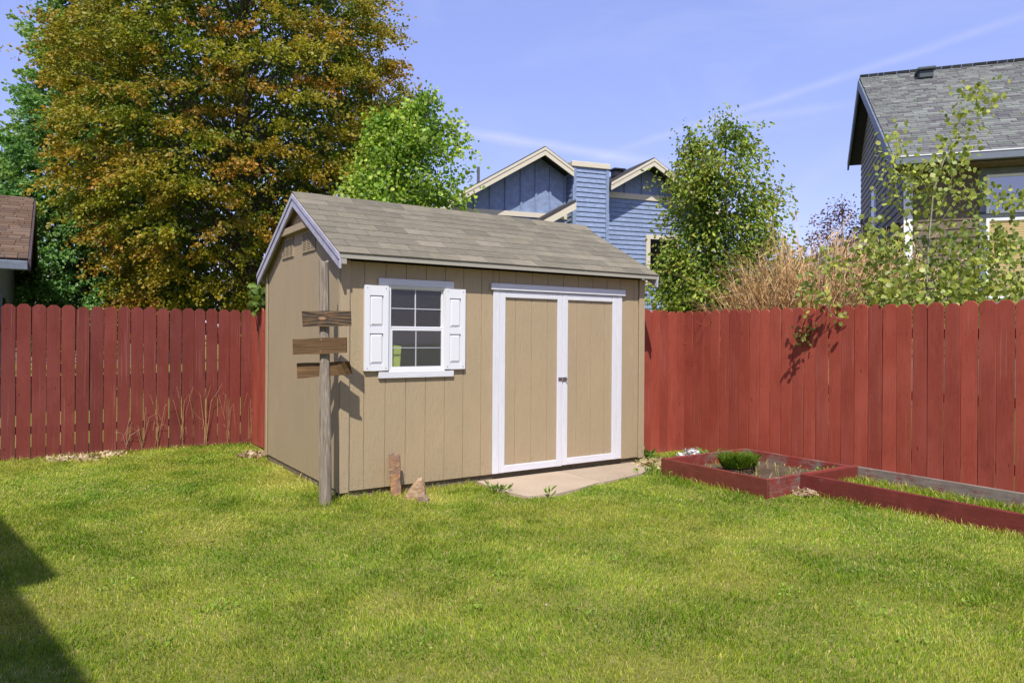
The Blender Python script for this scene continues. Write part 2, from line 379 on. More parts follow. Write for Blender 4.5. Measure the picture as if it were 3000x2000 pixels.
def grass_cols(x, y, n, dry=0.0):
    A = np.array([(.075, .185, .013), (.195, .325, .016), (.340, .430, .030), (.500, .480, .080), (.64, .52, .23)])
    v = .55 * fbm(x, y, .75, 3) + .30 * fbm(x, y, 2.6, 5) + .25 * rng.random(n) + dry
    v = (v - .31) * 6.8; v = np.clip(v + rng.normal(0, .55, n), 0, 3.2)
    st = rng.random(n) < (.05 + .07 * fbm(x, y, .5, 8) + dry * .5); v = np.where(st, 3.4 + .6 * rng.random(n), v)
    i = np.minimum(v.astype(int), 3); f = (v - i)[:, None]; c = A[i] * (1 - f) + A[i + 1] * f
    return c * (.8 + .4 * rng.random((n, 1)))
def make_lawn():
    Ps = []; Ws = []
    for d0, d1, dens, wid in ((2.2, 3.4, 14000, .0028), (3.4, 4.6, 11000, .0034), (4.6, 6.2, 8000, .0042), (6.2, 8, 5600, .0052), (8, 10.6, 4200, .0065)):
        area = (d1 * d1 - d0 * d0) * .80 + 2.4 * (d1 - d0); n = int(area * dens); D = np.sqrt(d0 * d0 + (d1 * d1 - d0 * d0) * rng.random(n)); x = (D * .80 + 1.2) * (rng.random(n) * 2 - 1)
        Ps.append(np.c_[x, D]); Ws.append(np.full(n, wid))
    P = np.concatenate(Ps); W_ = np.concatenate(Ws); s, t = to_st(P[:, 0], P[:, 1])
    wob = (fbm(P[:, 0], P[:, 1], .25, 21) - .5) * .16
    keep = ~(((s > -.02) & (s < 3.68) & (t > -.01) & (t < 2.5)) | (s > 4.70) | (t > 3.82) | ((s > .15) & (t > 2.4)) | ((s > 3.6) & (t > .33)) | in_bed(s, t) | in_slab(s + wob, t + wob))
    bare = fbm(P[:, 0], P[:, 1], .42, 31) + .5 * fbm(P[:, 0], P[:, 1], 1.6, 33)
    keep &= ~((bare > 1.12) & (rng.random(len(P)) < .4))
    corner = ((t > -.30) & (t < .0) & (s > 3.4))
    keep &= ~(corner & (rng.random(len(P)) < .75))
    P, W_, s, t = P[keep], W_[keep], s[keep], t[keep]; n = len(P)
    tuft = fbm(P[:, 0], P[:, 1], .33, 41)
    hgt = (.0155 + .018 * tuft) * (.55 + .8 * rng.random(n))
    near = np.minimum.reduce([np.where((s > -.1) & (s < 1.4), np.abs(t), 9), np.where((t > -.05) & (t < 2.5), np.abs(s), 9), np.abs(t - 3.83), np.where((t < -.6), np.abs(s - 3.28), 9) + np.where(t < -2, 9, 0),
                              np.where(t < -2, np.abs(s - 3.78), 9), np.hypot(P[:, 0] + 1.1, P[:, 1] - 6.72), np.hypot(P[:, 0] + .86, P[:, 1] - 6.5), np.hypot(P[:, 0] + 1.586, P[:, 1] - 6.15)])
    hgt *= 1 + 1.3 * np.clip(1 - near / .16, 0, 1) * (rng.random(n) < .6)
    W_ *= 1 + .9 * (rng.random(n) < .05)
    coarse = fbm(P[:, 0], P[:, 1], .34, 71) + .35 * fbm(P[:, 0], P[:, 1], 1.4, 73); cz = np.clip((coarse - .66) * 3.0, 0, 1) * .62; hgt *= 1 + .6 * cz; W_ *= 1 + .5 * cz
    ang = 6.28 * fbm(P[:, 0], P[:, 1], 1.1, 51) * 1.6; lean = np.c_[np.cos(ang), np.sin(ang)] * .26
    z = .012 * np.sin(P[:, 0] * .9 + .4) * np.sin(P[:, 1] * .8) - .014
    # left and right rims of this yard are drier; scattered yellow turf
    dry = .10 * np.clip(1 - near / .3, 0, 1) + .09 * np.clip((fbm(P[:, 0], P[:, 1], .8, 91) - .60) * 6, 0, 1)
    col = grass_cols(P[:, 0], P[:, 1], n, dry)
    col = col * (1 - cz[:, None]) + np.array((.135, .245, .020)) * (.7 + .6 * rng.random((n, 1))) * cz[:, None]
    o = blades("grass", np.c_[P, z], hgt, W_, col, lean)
    tag(o, "short mown green lawn with yellowish patches filling the yard", "grass", kind='stuff')
make_lawn()

# ------------------------------------------------------------------ garden shed
def build_shed():
    L, W = 3.66, 2.46; Z0, ZR, SL, OE, OLL, ORR = .055, 2.90, .534, .138, .07, .09
    rz = lambda t: ZR - SL * abs(t - W / 2)
    T = thing("garden_shed", "tan wooden garden shed with white trimmed double doors and shingle gable roof", "shed", Y(0, 0, 0), YAW)
    th = .013; cache = {}
    front = MB().box(.012, L - .012, .016, .03, Z0, .50).box(.012, .44, .016, .03, .5, 2.11).box(1.05, L - .012, .016, .03, .5, 2.11).box(.44, 1.05, .016, .03, .5, 1.11).box(.44, 1.05, .016, .03, 1.92, 2.11).build("front_wall", TAN, T)
    tag(front)
    def board(par, x0, x1, z0, z1):
        MB().box(x0 + .0017, x1 - .0017, 0, th, z0, z1, .002).build("siding_board", TAN, par)
    edges = [.075] + [.217 + .2062 * i for i in range(17)]; edges = [e for e in edges if e < L - .1] + [L - .072]
    ztop = 2.115
    for x0, x1 in zip(edges, edges[1:]):
        if x1 > .455 and x0 < 1.035 and not (x1 <= .46 or x0 >= 1.03):
            board(front, x0, x1, Z0, 1.115); board(front, x0, x1, 1.915, ztop)
            if x0 < .45: MB().box(x0 + .003, .452, 0, th, 1.118, 1.912).build("siding_board", TAN, front)
            if x1 > 1.04: MB().box(1.038, x1 - .003, 0, th, 1.118, 1.912).build("siding_board", TAN, front)
        elif x0 > 1.55 and x1 < 3.35: board(front, x0, x1, 1.925, ztop)
        elif x0 < 1.583 < x1: board(front, x0, 1.586, Z0, ztop); board(front, 1.586, x1, 1.95, ztop)
        elif x0 < 3.317 < x1: board(front, 3.314, x1, Z0, ztop); board(front, x0, 3.314, 1.95, ztop)
        else: board(front, x0, x1, Z0, ztop)
    # side wall facing the viewer's left: boards run along t
    side = MB().prism([(0, 0)] * 0 or [(.013, Z0), (W - .013, Z0), (W - .013, rz(W) - .05), (W / 2, ZR - .055), (.013, rz(0) - .05)], -.03, -.016)
    side.v = [(-y, x, z) for x, y, z in side.v]; side = side.build("side_wall", TAN, T)
    se = [.072] + [.21 + .2055 * i for i in range(12)]; se = [e for e in se if e < W - .09] + [W - .07]
    for t0, t1 in zip(se, se[1:]):
        a0, a1 = t0 + .0017, t1 - .0017; top = lambda q: rz(q) - .062
        prof = [(a0, Z0), (a1, Z0), (a1, top(a1))] + ([(W / 2, top(W / 2))] if a0 < W / 2 < a1 else []) + [(a0, top(a0))]
        mb = MB().prism(prof, 0, th); mb.v = [(y, x, z) for x, y, z in mb.v]; mb.build("siding_board", TAN, side)
    back = MB().box(.0, L, W - .014, W, Z0, rz(W) - .05).build("back_wall", TAN, T)
    mb = MB().prism([(0.016, Z0), (W - .016, Z0), (W - .016, rz(W) - .05), (W / 2, ZR - .055), (.016, rz(0) - .05)], L - .016, L); mb.v = [(y, x, z) for x, y, z in mb.v]
    rw = mb.build("end_wall", TAN, T)
    MB().box(.03, L - .03, .03, W - .03, Z0 - .005, Z0 + .012).build("floor", DARKWOOD, T)
    for (x0, x1, y0, y1) in ((-.014, .072, -.018, 0), (L - .070, L + .014, -.018, 0)):
        MB().box(x0, x1, y0, -.0005, Z0 - .01, 2.12, .003).build("corner_trim", TAN_TRIM, T)
    for y0, y1 in ((0, .068), (W - .066, W)):
        MB().box(-.018, -.0005, y0, y1, Z0 - .01, rz(max(y0, 0) if y0 < 1 else y1) - .075, .003).build("corner_trim", TAN_TRIM, T)
    for x0, x1 in ((.02, 1.46), (1.463, 1.97), (1.973, 2.62), (2.623, 3.20), (3.203, L - .02)):
        MB().box(x0, x1, .026, .12, -.08, Z0 - .004, .003).build("skid_beam", DARKWOOD, T)
    MB().box(.01, .05, .122, W, -.08, Z0 - .004).build("skid_beam", DARKWOOD, T)
    # roof
    ang = math.atan(SL); cs, sn = math.cos(ang), math.sin(ang)
    roof = MB()
    for sg in (0, 1):
        prof = [(-OE, rz(-OE) - .045), (W / 2, ZR - .045), (W / 2, ZR - .012), (-OE, rz(-OE) - .012)]
        if sg: prof = [(W - x, z) for x, z in prof]
        mb = MB().prism(prof, -OLL, L + ORR); roof.add([(y, x, z) for x, y, z in mb.v], mb.f)
    roof = roof.build("roof", EAVE, T)
    slope_len = (W / 2 + OE + .012) / cs; NC = 10; ex = slope_len / NC
    def tabmesh(wd):
        k = round(wd, 3)
        if k not in cache: cache[k] = MB().box(.0022, wd - .0022, 0, ex * 1.12, 0, .0125, .0015).mesh("shingle", SHED_SHINGLE)
        return cache[k]
    total = L + OLL + ORR + .024
    for sg in (0, 1):
        for i in range(NC):
            x = -OLL - .012 - (.1525 if i % 2 else 0) ; end = L + ORR + .012
            while x < end - .01:
                x0 = max(x, -OLL - .012); x1 = min(x + .305, end)
                if x1 - x0 > .03:
                    d0 = i * ex; tpos = -OE - .012 + d0 * cs; zpos = rz(-OE - .012) + d0 * sn - .011
                    tilt = ang - .028 + random.uniform(-.003, .003)
                    if sg == 0: link("shingle", tabmesh(x1 - x0), roof, (x0, tpos, zpos + .0095 + random.uniform(0, .0015)), (tilt, 0, random.uniform(-.003, .003)))
                    else: link("shingle", tabmesh(x1 - x0), roof, (x1, W - tpos, zpos + .0095), (tilt, 0, math.pi))
                x += .305
    capm = None
    n = 13; ln = total / n
    for i in range(n):
        mb = MB(); a = .15; dz = .006 + .004
        prof = [(W / 2 - a, ZR - a * SL + .004), (W / 2, ZR + .012), (W / 2 + a, ZR - a * SL + .004), (W / 2 + a, ZR - a * SL + .011), (W / 2, ZR + .020), (W / 2 - a, ZR - a * SL + .011)]
        mb = MB().prism(prof, 0, ln + .02); mb.v = [(y, x, z + .004 * (y > .01)) for x, y, z in mb.v]
        if capm is None: capm = mb.mesh("ridge_cap", SHED_SHINGLE)
        link("ridge_cap", capm, roof, (-OLL - .012 + i * ln, 0, 0))
    # eave board, rakes, collar
    MB().box(-OLL + .0, L + ORR, -OE - .006, -OE + .0, rz(-OE) - .050, rz(-OE) - .006, .002).build("fascia", EAVE, T)
    MB().box(-OLL + .0, L + ORR, W + OE, W + OE + .006, rz(-OE) - .050, rz(-OE) - .006, .002).build("fascia", EAVE, T)
    for xs_, nm in ((-OLL, 'l'), (L + ORR, 'r')):
        sgn = -1 if nm == 'l' else 1
        for q in (0, 1):
            for (h0, h1, d0, d1) in ((.005, .05, 0, .018), (.05, .135, -.012, .008)):
                prof = [(-OE - .008, rz(-OE - .008) - h1), (W / 2 - .0005, ZR - h1), (W / 2 - .0005, ZR - h0), (-OE - .008, rz(-OE - .008) - h0)]
                if q: prof = [(W - x, z) for x, z in prof]
                mb = MB().prism(prof, xs_ + sgn * d0 if nm == 'r' else xs_ - d1, xs_ + sgn * d1 if nm == 'r' else xs_ - d0)
                mb.v = [(y, x, z) for x, y, z in mb.v]; mb.build("rake_board", RAKE, T)
    for y0 in (-OE - .002, W + OE - .085):
        MB().box(-OLL + .002, -.005 , y0, y0 + .087, rz(-OE) - .10, rz(-OE) - .048, .002).build("eave_return", EAVE, T)
    tt = lambda z: (ZR - .13 - z) / SL
    mb = MB().prism([(W / 2 - tt(2.508), 2.508), (W / 2 + tt(2.508), 2.508), (W / 2 + tt(2.575), 2.575), (W / 2 - tt(2.575), 2.575)], -.060, -.001); mb.v = [(y, x, z) for x, y, z in mb.v]
    mb.build("collar_board", TAN_TRIM, T)
    VENTDARK = simple('vent_dark', (.05, .04, .03), .9, .1)
    for t0 in (.712, 1.425):
        v = MB()
        for (a0, a1, b0, b1) in ((0, .40, 0, .010), (0, .40, .195, .205), (0, .012, .010, .195), (.388, .40, .010, .195), (.130, .140, .010, .195), (.262, .272, .010, .195)):
            v.box(-.012, -.0005, t0 + a0, t0 + a1, 2.277 + b0, 2.277 + b1)
        v = v.build("vent", TAN_TRIM, T); MB().box(-.0025, -.0006, t0 + .011, t0 + .389, 2.286, 2.473).build("vent_shade_backing", VENTDARK, v)  # dark backing sheet: shade in the gaps between slats put in as colour
        for k in range(11):
            z = 2.29 + k * .0167
            MB().add([(-.011, t0 + .012, z), (-.011, t0 + .388, z), (-.002, t0 + .388, z + .013), (-.002, t0 + .012, z + .013), (-.011, t0 + .012, z + .003), (-.011, t0 + .388, z + .003), (-.002, t0 + .388, z + .016), (-.002, t0 + .012, z + .016)],
                     [(0, 1, 2, 3), (7, 6, 5, 4), (0, 4, 5, 1), (2, 6, 7, 3), (1, 5, 6, 2), (3, 7, 4, 0)]).build("vent_slat", TAN_TRIM, v)
    # double doors
    MB().box(1.549, 3.355, -.036, .0, 1.918, 1.985, .003).build("door_header", WHITE_X, T)
    MB().box(1.583, 1.6565, -.020, .0, Z0 + .004, 1.916, .003).build("door_trim", WHITE_Z, T)
    MB().box(3.2465, 3.317, -.020, .0, Z0 + .012, 1.916, .003).build("door_trim", WHITE_Z, T)
    for nm, xa, xb, gr, zb in (("door", 1.6595, 2.4635, [1.668, 1.865, 2.07, 2.275, 2.46], .060), ("door", 2.4665, 3.2435, [2.47, 2.676, 2.876, 3.074, 3.24], .066)):
        D = MB().box(xa + .003, xb - .003, .014, .022, zb + .002, 1.91).build("door", TAN, T)
        for g0, g1 in zip(gr, gr[1:]): MB().box(g0 + .0017, g1 - .0017, .001, .013, zb + .004, 1.905, .0025).build("siding_board", TAN, D)
        MB().box(xa, xa + .070, -.019, .0, zb, 1.913, .003).build("stile", WHITE_Z, D); MB().box(xb - .066, xb, -.0185, .0, zb, 1.913, .003).build("stile", WHITE_Z, D)
        MB().box(xa + .0715, xb - .0675, -.018, .0, 1.846, 1.912, .003).build("rail", WHITE_X, D); MB().box(xa + .0715, xb - .0675, -.018, .0, zb + .001, zb + .072, .003).build("rail", WHITE_X, D)
    H = MB().box(2.408, 2.462, -.026, -.0195, .978, 1.014, .001).build("latch", METAL, T)
    MB().box(2.468, 2.520, -.027, -.0195, .972, 1.015, .001).build("hasp", METAL, H)
    MB().tube([(2.505, -.03, 1.005), (2.508, -.045, 1.0), (2.508, -.045, .985), (2.505, -.03, .98)], .004, 6).build("staple", METAL, H)
    MB().tube([(2.462, -.026, .978), (2.463, -.0255, .955)], .0025, 5).build("pin", METAL, H)
    # window
    WN = MB()
    for (x0, x1, z0, z1) in ((.453, .468, 1.118, 1.910), (1.020, 1.037, 1.118, 1.910), (.468, 1.020, 1.896, 1.910), (.468, 1.020, 1.118, 1.140)): WN.box(x0, x1, -.012, .045, z0, z1)
    WN = WN.build("window", VINYL, T)
    def frame(nm, x0, x1, z0, z1, wd, y0, y1):
        f = MB()
        f.box(x0, x0 + wd, y0, y1, z0, z1); f.box(x1 - wd, x1, y0, y1, z0, z1); f.box(x0 + wd, x1 - wd, y0, y1, z1 - wd, z1); f.box(x0 + wd, x1 - wd, y0, y1, z0, z0 + wd); return f.build(nm, VINYL, WN)
    frame("sash", .4685, 1.0195, 1.522, 1.8955, .014, .012, .034); frame("sash", .4685, 1.0195, 1.1405, 1.518, .020, -.004, .010)
    GL_UP = glass_mat("dusty_pane", clear=.90, dirt=.12); GL_LO = glass_mat("window_pane", clear=.95, dirt=.02)
    xs_ = ((.483, .7265), (.7375, 1.005)); 
    for (z0, z1) in ((1.707, 1.881), (1.536, 1.699)):
        for x0, x1 in xs_: MB().box(x0, x1, .021, .024, z0, z1).build("pane", GL_UP, WN)
    for (z0, z1) in ((1.340, 1.498), (1.161, 1.332)):
        for x0, x1 in ((.489, .7265), (.7375, .999)): MB().box(x0, x1, .003, .006, z0, z1).build("pane", GL_LO, WN)
    MUN = simple("grey_muntin", (.55, .57, .60), .4, .02, 20, 0)
    MB().box(.727, .737, .016, .028, 1.537, 1.880).build("muntin", MUN, WN); MB().box(.483, 1.005, .0165, .0275, 1.6995, 1.7065).build("muntin", MUN, WN)
    MB().box(.727, .737, .0, .009, 1.162, 1.497).build("muntin", MUN, WN); MB().box(.489, .999, .0005, .0085, 1.3325, 1.3395).build("muntin", MUN, WN)
    # insect screen in front of the lower sash
    m, t, b = mat("insect_screen"); tr = t.new('ShaderNodeBsdfTransparent'); mx = t.new('ShaderNodeMixShader'); mx.inputs[0].default_value = .10
    b.inputs['Base Color'].default_value = (.25, .25, .25, 1); t.put(mx.inputs[1], tr.outputs[0]); t.put(mx.inputs[2], b.outputs[0]); t.put(t.n['Material Output'].inputs[0], mx.outputs[0])
    MB().box(.489, .999, -.0032, -.0022, 1.161, 1.498).build("insect_screen", m, WN)
    MB().box(.344, 1.126, -.024, .0, 1.912, 1.975, .003).build("window_head", WHITE_X, T)
    MB().box(.348, 1.130, -.026, .0, 1.056, 1.117, .003).build("window_sill", WHITE_X, T)
    for x0, x1 in ((.205, .440), (1.027, 1.252)):
        sh = MB(); z0, z1 = 1.127, 1.905; st = .052
        y0, y1 = -.034, -.001
        sh.box(x0, x0 + st, y0, y1, z0, z1, .002); sh.box(x1 - st, x1, y0, y1, z0, z1, .002)
        for a0, a1 in ((1.127, 1.180), (1.468, 1.526), (1.814, 1.905)): sh.box(x0 + st, x1 - st, y0 + .002, y1, a0, a1)
        sh = sh.build("shutter", VINYL, T)
        for a0, a1 in ((1.180, 1.468), (1.526, 1.814)):
            X0, X1 = x0 + st, x1 - st; i = .018; yb, yf = -.014, -.030
            MB().add([(X0, yb, a0), (X1, yb, a0), (X1, yb, a1), (X0, yb, a1), (X0 + i, yf, a0 + i * 1.6), (X1 - i, yf, a0 + i * 1.6), (X1 - i, yf, a1 - i * 1.1), (X0 + i, yf, a1 - i * 1.1)],
                     [(4, 5, 6, 7), (0, 1, 5, 4), (1, 2, 6, 5), (2, 3, 7, 6), (3, 0, 4, 7), (3, 2, 1, 0)]).build("raised_panel", VINYL, sh)
        for px in (x0 + .026, x1 - .026):
            for pz in (z0 + .025, z1 - .025): MB().tube([(px, -.034, pz), (px, -.0365, pz)], .005, 6).build("screw", METAL, sh)
    return T
build_shed()
LIME = simple("lime_cloth", (.50, .62, .12), .7, .1, 12, .2)
p = MB().prism([(.49, 1.125), (.585, 1.125), (.592, 1.20), (.603, 1.352), (.555, 1.357), (.50, 1.362), (.485, 1.24)], .045, .075)
p.box(.44, .62, .035, .12, 1.112, 1.1245)
o = p.build("paper_bag", LIME, None); o.location = Y(0, 0, 0); o.rotation_euler = (0, 0, YAW)
tag(o, "lime green bag standing inside the shed window behind the lower left pane", "bag")

# ------------------------------------------------------------------ concrete pad at the shed doors
def build_slab():
    T = thing("concrete_pad", "buff concrete pad in front of the shed doors with a joint across it", "pad", Y(0, 0, 0), YAW)
    left = [p for p in SLAB if p[0] <= 2.41]; right = [p for p in SLAB if p[0] > 2.41]
    for poly in (left + [(2.46, -.71), (2.425, -.02)], [(2.431, -.02), (2.466, -.71)] + right):
        mb = MB(); n = len(poly); mb.add([(x, y, -.06) for x, y in poly] + [(x, y, .009) for x, y in poly], [tuple(range(n))[::-1], tuple(range(n, 2 * n))] + [(i, (i + 1) % n, (i + 1) % n + n, i + n) for i in range(n)])
        mb.build("slab", CONCRETE, T)
build_slab()

# ------------------------------------------------------------------ fences
def picket_mesh(h, wd, m, v):
    ch = .037; th = .016; k = .0025
    def prof(i): return [(i, 0), (wd - i, 0), (wd - i, h - ch), (wd - ch - i * .2, h - i), (ch + i * .2, h - i), (i, h - ch)]
    a = [(x, -th, z) for x, z in prof(k)]; bq = [(x, -th + k, z) for x, z in prof(0)]; c = [(x, 0, z) for x, z in prof(0)]
    fs = [tuple(range(6))] + [(i, (i + 1) % 6, (i + 1) % 6 + 6, i + 6) for i in range(6)] + [(i + 6, (i + 1) % 6 + 6, (i + 1) % 6 + 12, i + 12) for i in range(6)] + [tuple(range(17, 11, -1))]
    return MB().add(a + bq + c, fs).mesh("picket", m)
def fence(name, label, s, t, rz, n, pitch, h, m, gap, jit=.006, cat="fence", start=0, zbase=lambda k: 0, fliplist=()):
    T = thing(name, label, cat, Y(s, t, 0), rz)
    ms = [picket_mesh(h + d, pitch - gp, m, 0) for d, gp in ((0, gap), (.008, gap * .75), (-.006, gap * 1.15), (.003, gap))]
    for k in range(start, start + n):
        link("picket", random.choice(ms), T, (k * pitch + random.uniform(-.001, .001), random.uniform(-.004, .002), zbase(k) + random.uniform(-jit, jit)), (random.uniform(-.004, .004), random.uniform(-.0035, .0035), 0))
    x0, x1 = start * pitch, (start + n) * pitch
    for z in (.28, .86, 1.46): MB().box(x0 + .02, x1 - .02, .006, .044, z, z + .088, .003).build("rail", FENCE_BACK, T)
    x = x0 + .06
    while x < x1 - .09: MB().box(x, x + .089, .046, .135, -.2, h - .08, .003).build("fence_post", FENCE_BACK, T); x += 2.42
    return T
fence("board_fence", "dark red dog-eared board fence along the left of the yard", .174 - .1454 * 30, 3.845, YAW, 30, .1454, 1.775, FENCE_L, .0085)
gate = fence("garden_gate", "narrow red board gate hinged between the left fence and the shed", .180, 3.84, YAW - R(90), 9, .1495, 1.775, FENCE_R, .006)
for z in (1.50, 1.33, .97): 
    hg = MB().tube([(-.004, -.022, z), (-.004, -.022, z + .10)], .006, 8); hg.box(-.002, .03, -.0195, -.0165, z + .01, z + .09); hg.build("hinge", METAL, gate)
fence("board_fence", "bright red dog-eared board fence along the right of the yard behind the raised beds", 4.755, .362, YAW - R(90), 44, .1454, 1.79, FENCE_R, .0065)
fence("board_fence", "short run of red boards joining the right end of the shed", 3.690, .362, YAW, 7, .1500, 1.79, FENCE_R, .003)

# ------------------------------------------------------------------ raised beds
def soilpatch(name, s0, s1, t0, t1, z, amp, m, parent, seed):
    mb = MB(); nx, ny = 26, 26; vs = []
    for i in range(nx):
        for j in range(ny):
            s = s0 + (s1 - s0) * i / (nx - 1); t = t0 + (t1 - t0) * j / (ny - 1); vs.append((s, t, z + amp * float(fbm(np.array([s + 20]), np.array([t + 20]), .22, seed)[0] - .5)))
    mb.add(vs, [(i * ny + j, (i + 1) * ny + j, (i + 1) * ny + j + 1, i * ny + j + 1) for i in range(nx - 1) for j in range(ny - 1)]); return mb.build(name, m, parent, smooth=True)
def scatter_blades(name, parent, n, s0, s1, t0, t1, z, h, wd, dry, lean=(0, 0), fade=None):
    s = s0 + (s1 - s0) * rng.random(n); t = t0 + (t1 - t0) * rng.random(n)
    if fade is not None:
        k = fade(s, t); s, t = s[k], t[k]; n = len(s)
    hh = h * (.5 + .8 * rng.random(n)); ww = wd * (.7 + .8 * rng.random(n))
    o = blades(name, np.c_[s, t, np.full(n, z)], hh, ww, grass_cols(s + 40, t + 40, n, dry), np.tile(lean, (n, 1)), parent=parent); o['kind'] = 'stuff'; return o
B1 = thing("raised_bed", "square raised garden bed of red planks holding bare soil", "garden bed", Y(0, 0, 0), YAW)
MB().box(3.300, 3.338, -2.0, -.66, -.05, .165, .004).build("plank", paint_wood("red_plank_y", (.165, .040, .028), (.30, .19, .15), .30, 'y', .5, .5), B1)
MB().box(4.622, 4.660, -2.0, -.66, -.05, .160, .004).build("plank", paint_wood("flaked_plank_y", (.22, .040, .032), (.20, .165, .135), .40, 'y', .7, .8), B1)
MB().box(3.340, 4.620, -.700, -.662, -.05, .162, .004).build("plank", BED_WORN, B1)
MB().box(3.340, 4.620, -1.998, -1.960, -.05, .163, .004).build("plank", BED_WORN, B1)
soilpatch("soil", 3.338, 4.622, -1.96, -.70, .045, .07, SOIL, B1, 61)
scatter_blades("grass_fringe", B1, 420, 3.4, 4.6, -1.95, -1.55, .04, .07, .005, .05, fade=lambda s, t: (t + 1.95) < .28 * rng.random(len(s)) * (s - 3.2))
B2 = thing("raised_bed", "long narrow raised bed of red planks overgrown with grass", "garden bed", Y(0, 0, 0), YAW)
P_Y = paint_wood("dull_red_plank_y", (.165, .034, .028), (.32, .19, .165), .24, 'y', .45, .4); P_YW = paint_wood("bare_plank_y", (.19, .05, .04), (.22, .185, .155), .50, 'y', .8, .8)
MB().box(3.790, 3.828, -5.6, -2.0005, -.05, .168, .004).build("plank", P_Y, B2)
MB().box(4.690, 4.726, -5.6, -1.97, -.05, .155, .004).build("plank", P_YW, B2)
MB().box(3.830, 4.688, -2.040, -2.0005, -.05, .160, .004).build("plank", BED, B2)
soilpatch("soil", 3.828, 4.690, -5.6, -2.04, .015, .03, SOIL, B2, 67)
scatter_blades("grass_cover", B2, 15000, 3.83, 4.688, -5.5, -2.05, .0, .085, .0055, .10, (-.25, 0))
LEAF = leaf_mat("green_leaf", .35, .45, .35)
def leaves_mesh(name, P, out, size, col, aspect=.6, m=LEAF, droop=.3, parent=None, maple=False, fold=.18, loose=.55):
    """leaves as folded six- or ten-point blades: P stem points, out = pointing directions"""
    n = len(P); d = out + rng.normal(0, loose, (n, 3)); d[:, 2] -= droop; d /= np.linalg.norm(d, axis=1)[:, None] + 1e-9
    r = rng.normal(0, 1, (n, 3)); r[:, 2] *= .45 if loose > .5 else .25; sd = np.cross(d, r); bad = np.linalg.norm(sd, axis=1) < 1e-3; sd[bad] = (1, 0, 0); sd /= np.linalg.norm(sd, axis=1)[:, None]; nr = np.cross(sd, d)
    s = size[:, None]; q = lambda x, y, z=0: P + (sd * x * aspect + d * y + nr * z) * s
    f = fold
    if maple: pts = [q(0, 0), q(-.55, .28, f), q(-.30, .48, f * .5), q(-.80, .72, f), q(-.28, .70, f * .4), q(0, 1.05), q(.28, .70, f * .4), q(.80, .72, f), q(.30, .48, f * .5), q(.55, .28, f)]; half = [0, 1, 2, 3, 4, 5]; oth = [0, 5, 6, 7, 8, 9]
    else: pts = [q(0, 0), q(-.42, .30, f), q(-.46, .66, f), q(0, 1), q(.46, .66, f), q(.42, .30, f)]; half = [0, 1, 2, 3]; oth = [0, 3, 4, 5]
    k = len(pts); V = np.stack(pts, 1).reshape(-1, 3); b0 = (np.arange(n) * k)[:, None]; L_ = np.concatenate([b0 + half, b0 + oth], 1).ravel(); S_ = np.full(2 * n, len(half))
    return link(name, raw_mesh(name, V, L_, S_, m, np.clip(np.repeat(col, k, 0), 0, 1)), parent)
# grass clump standing on a block of sod
Pc = Y(3.86, -1.22, .03)
CL = thing("grass_clump", "tall green grass clump on a block of dug up sod in the square bed", "grass clump", Pc, YAW)
mb = MB(); nn = 12
for k in range(3):
    z = (0, .06, .105)[k]; rr = (.16, .175, .14)[k]; mb.v += [(rr * (1 + .2 * math.sin(3 * i + k)) * math.cos(6.283 * i / nn), .8 * rr * (1 + .2 * math.cos(2 * i)) * math.sin(6.283 * i / nn), z) for i in range(nn)]
for k in range(2): mb.f += [(k * nn + i, k * nn + (i + 1) % nn, (k + 1) * nn + (i + 1) % nn, (k + 1) * nn + i) for i in range(nn)]
mb.f.append(tuple(range(2 * nn, 3 * nn))); mb.build("sod_block", simple("dark_sod", (.07, .05, .03), .95, .5, 70, .9), CL)
n = 2600; r_ = .19 * np.sqrt(rng.random(n)); ph = rng.random(n) * 6.283; hh = (.05 + .15 * rng.random(n)) * (.55 + .9 * fbm(r_ * np.cos(ph) + 9, r_ * np.sin(ph) + 9, .09, 81))
blades("tuft", np.c_[r_ * np.cos(ph), .8 * r_ * np.sin(ph), .085 + 0 * r_], hh * .8, .005 + .004 * rng.random(n), grass_cols(r_ * 3 + 3, ph, n, -.12) * .7, np.c_[np.cos(ph), np.sin(ph)] * (r_ * 2.6)[:, None], parent=CL)
nb_ = 26; P_ = np.c_[.10 + .09 * rng.random(nb_), -.10 + .14 * rng.random(nb_), .09 + .04 * rng.random(nb_)]; leaves_mesh("broad_leaves", P_, np.tile((.5, -.3, .6), (nb_, 1)), .075 + .05 * rng.random(nb_), np.array((.10, .19, .03)) * (.8 + .6 * rng.random((nb_, 1))), .34, parent=CL)
n = 160; ph = rng.random(n) * 6.283; r_ = .15 + .02 * rng.random(n)
blades("root_fringe", np.c_[r_ * np.cos(ph), .8 * r_ * np.sin(ph), .09 + 0 * r_], -.085 * (.6 + .5 * rng.random(n)), .004 + 0 * r_, np.tile((.20, .15, .08), (n, 1)), np.c_[np.cos(ph), np.sin(ph)] * -.4, parent=CL)
scatter_blades("weeds", B1, 130, 3.4, 4.6, -1.9, -.75, .05, .06, .006, .25)
BR = []; 
for i in range(150): BR.append((rng.uniform(3.38, 4.58), rng.uniform(-1.92, -.74)))
BR = np.array(BR); bl = blades("dead_stalks", np.c_[BR, np.full(len(BR), .055)], .03 + .05 * rng.random(len(BR)), .006 + .006 * rng.random(len(BR)), np.array((.42, .32, .21)) * (.5 + .8 * rng.random((len(BR), 1))), np.c_[rng.normal(0, 1.2, len(BR)), rng.normal(0, 1.2, len(BR))], parent=B1); bl['kind'] = 'stuff'
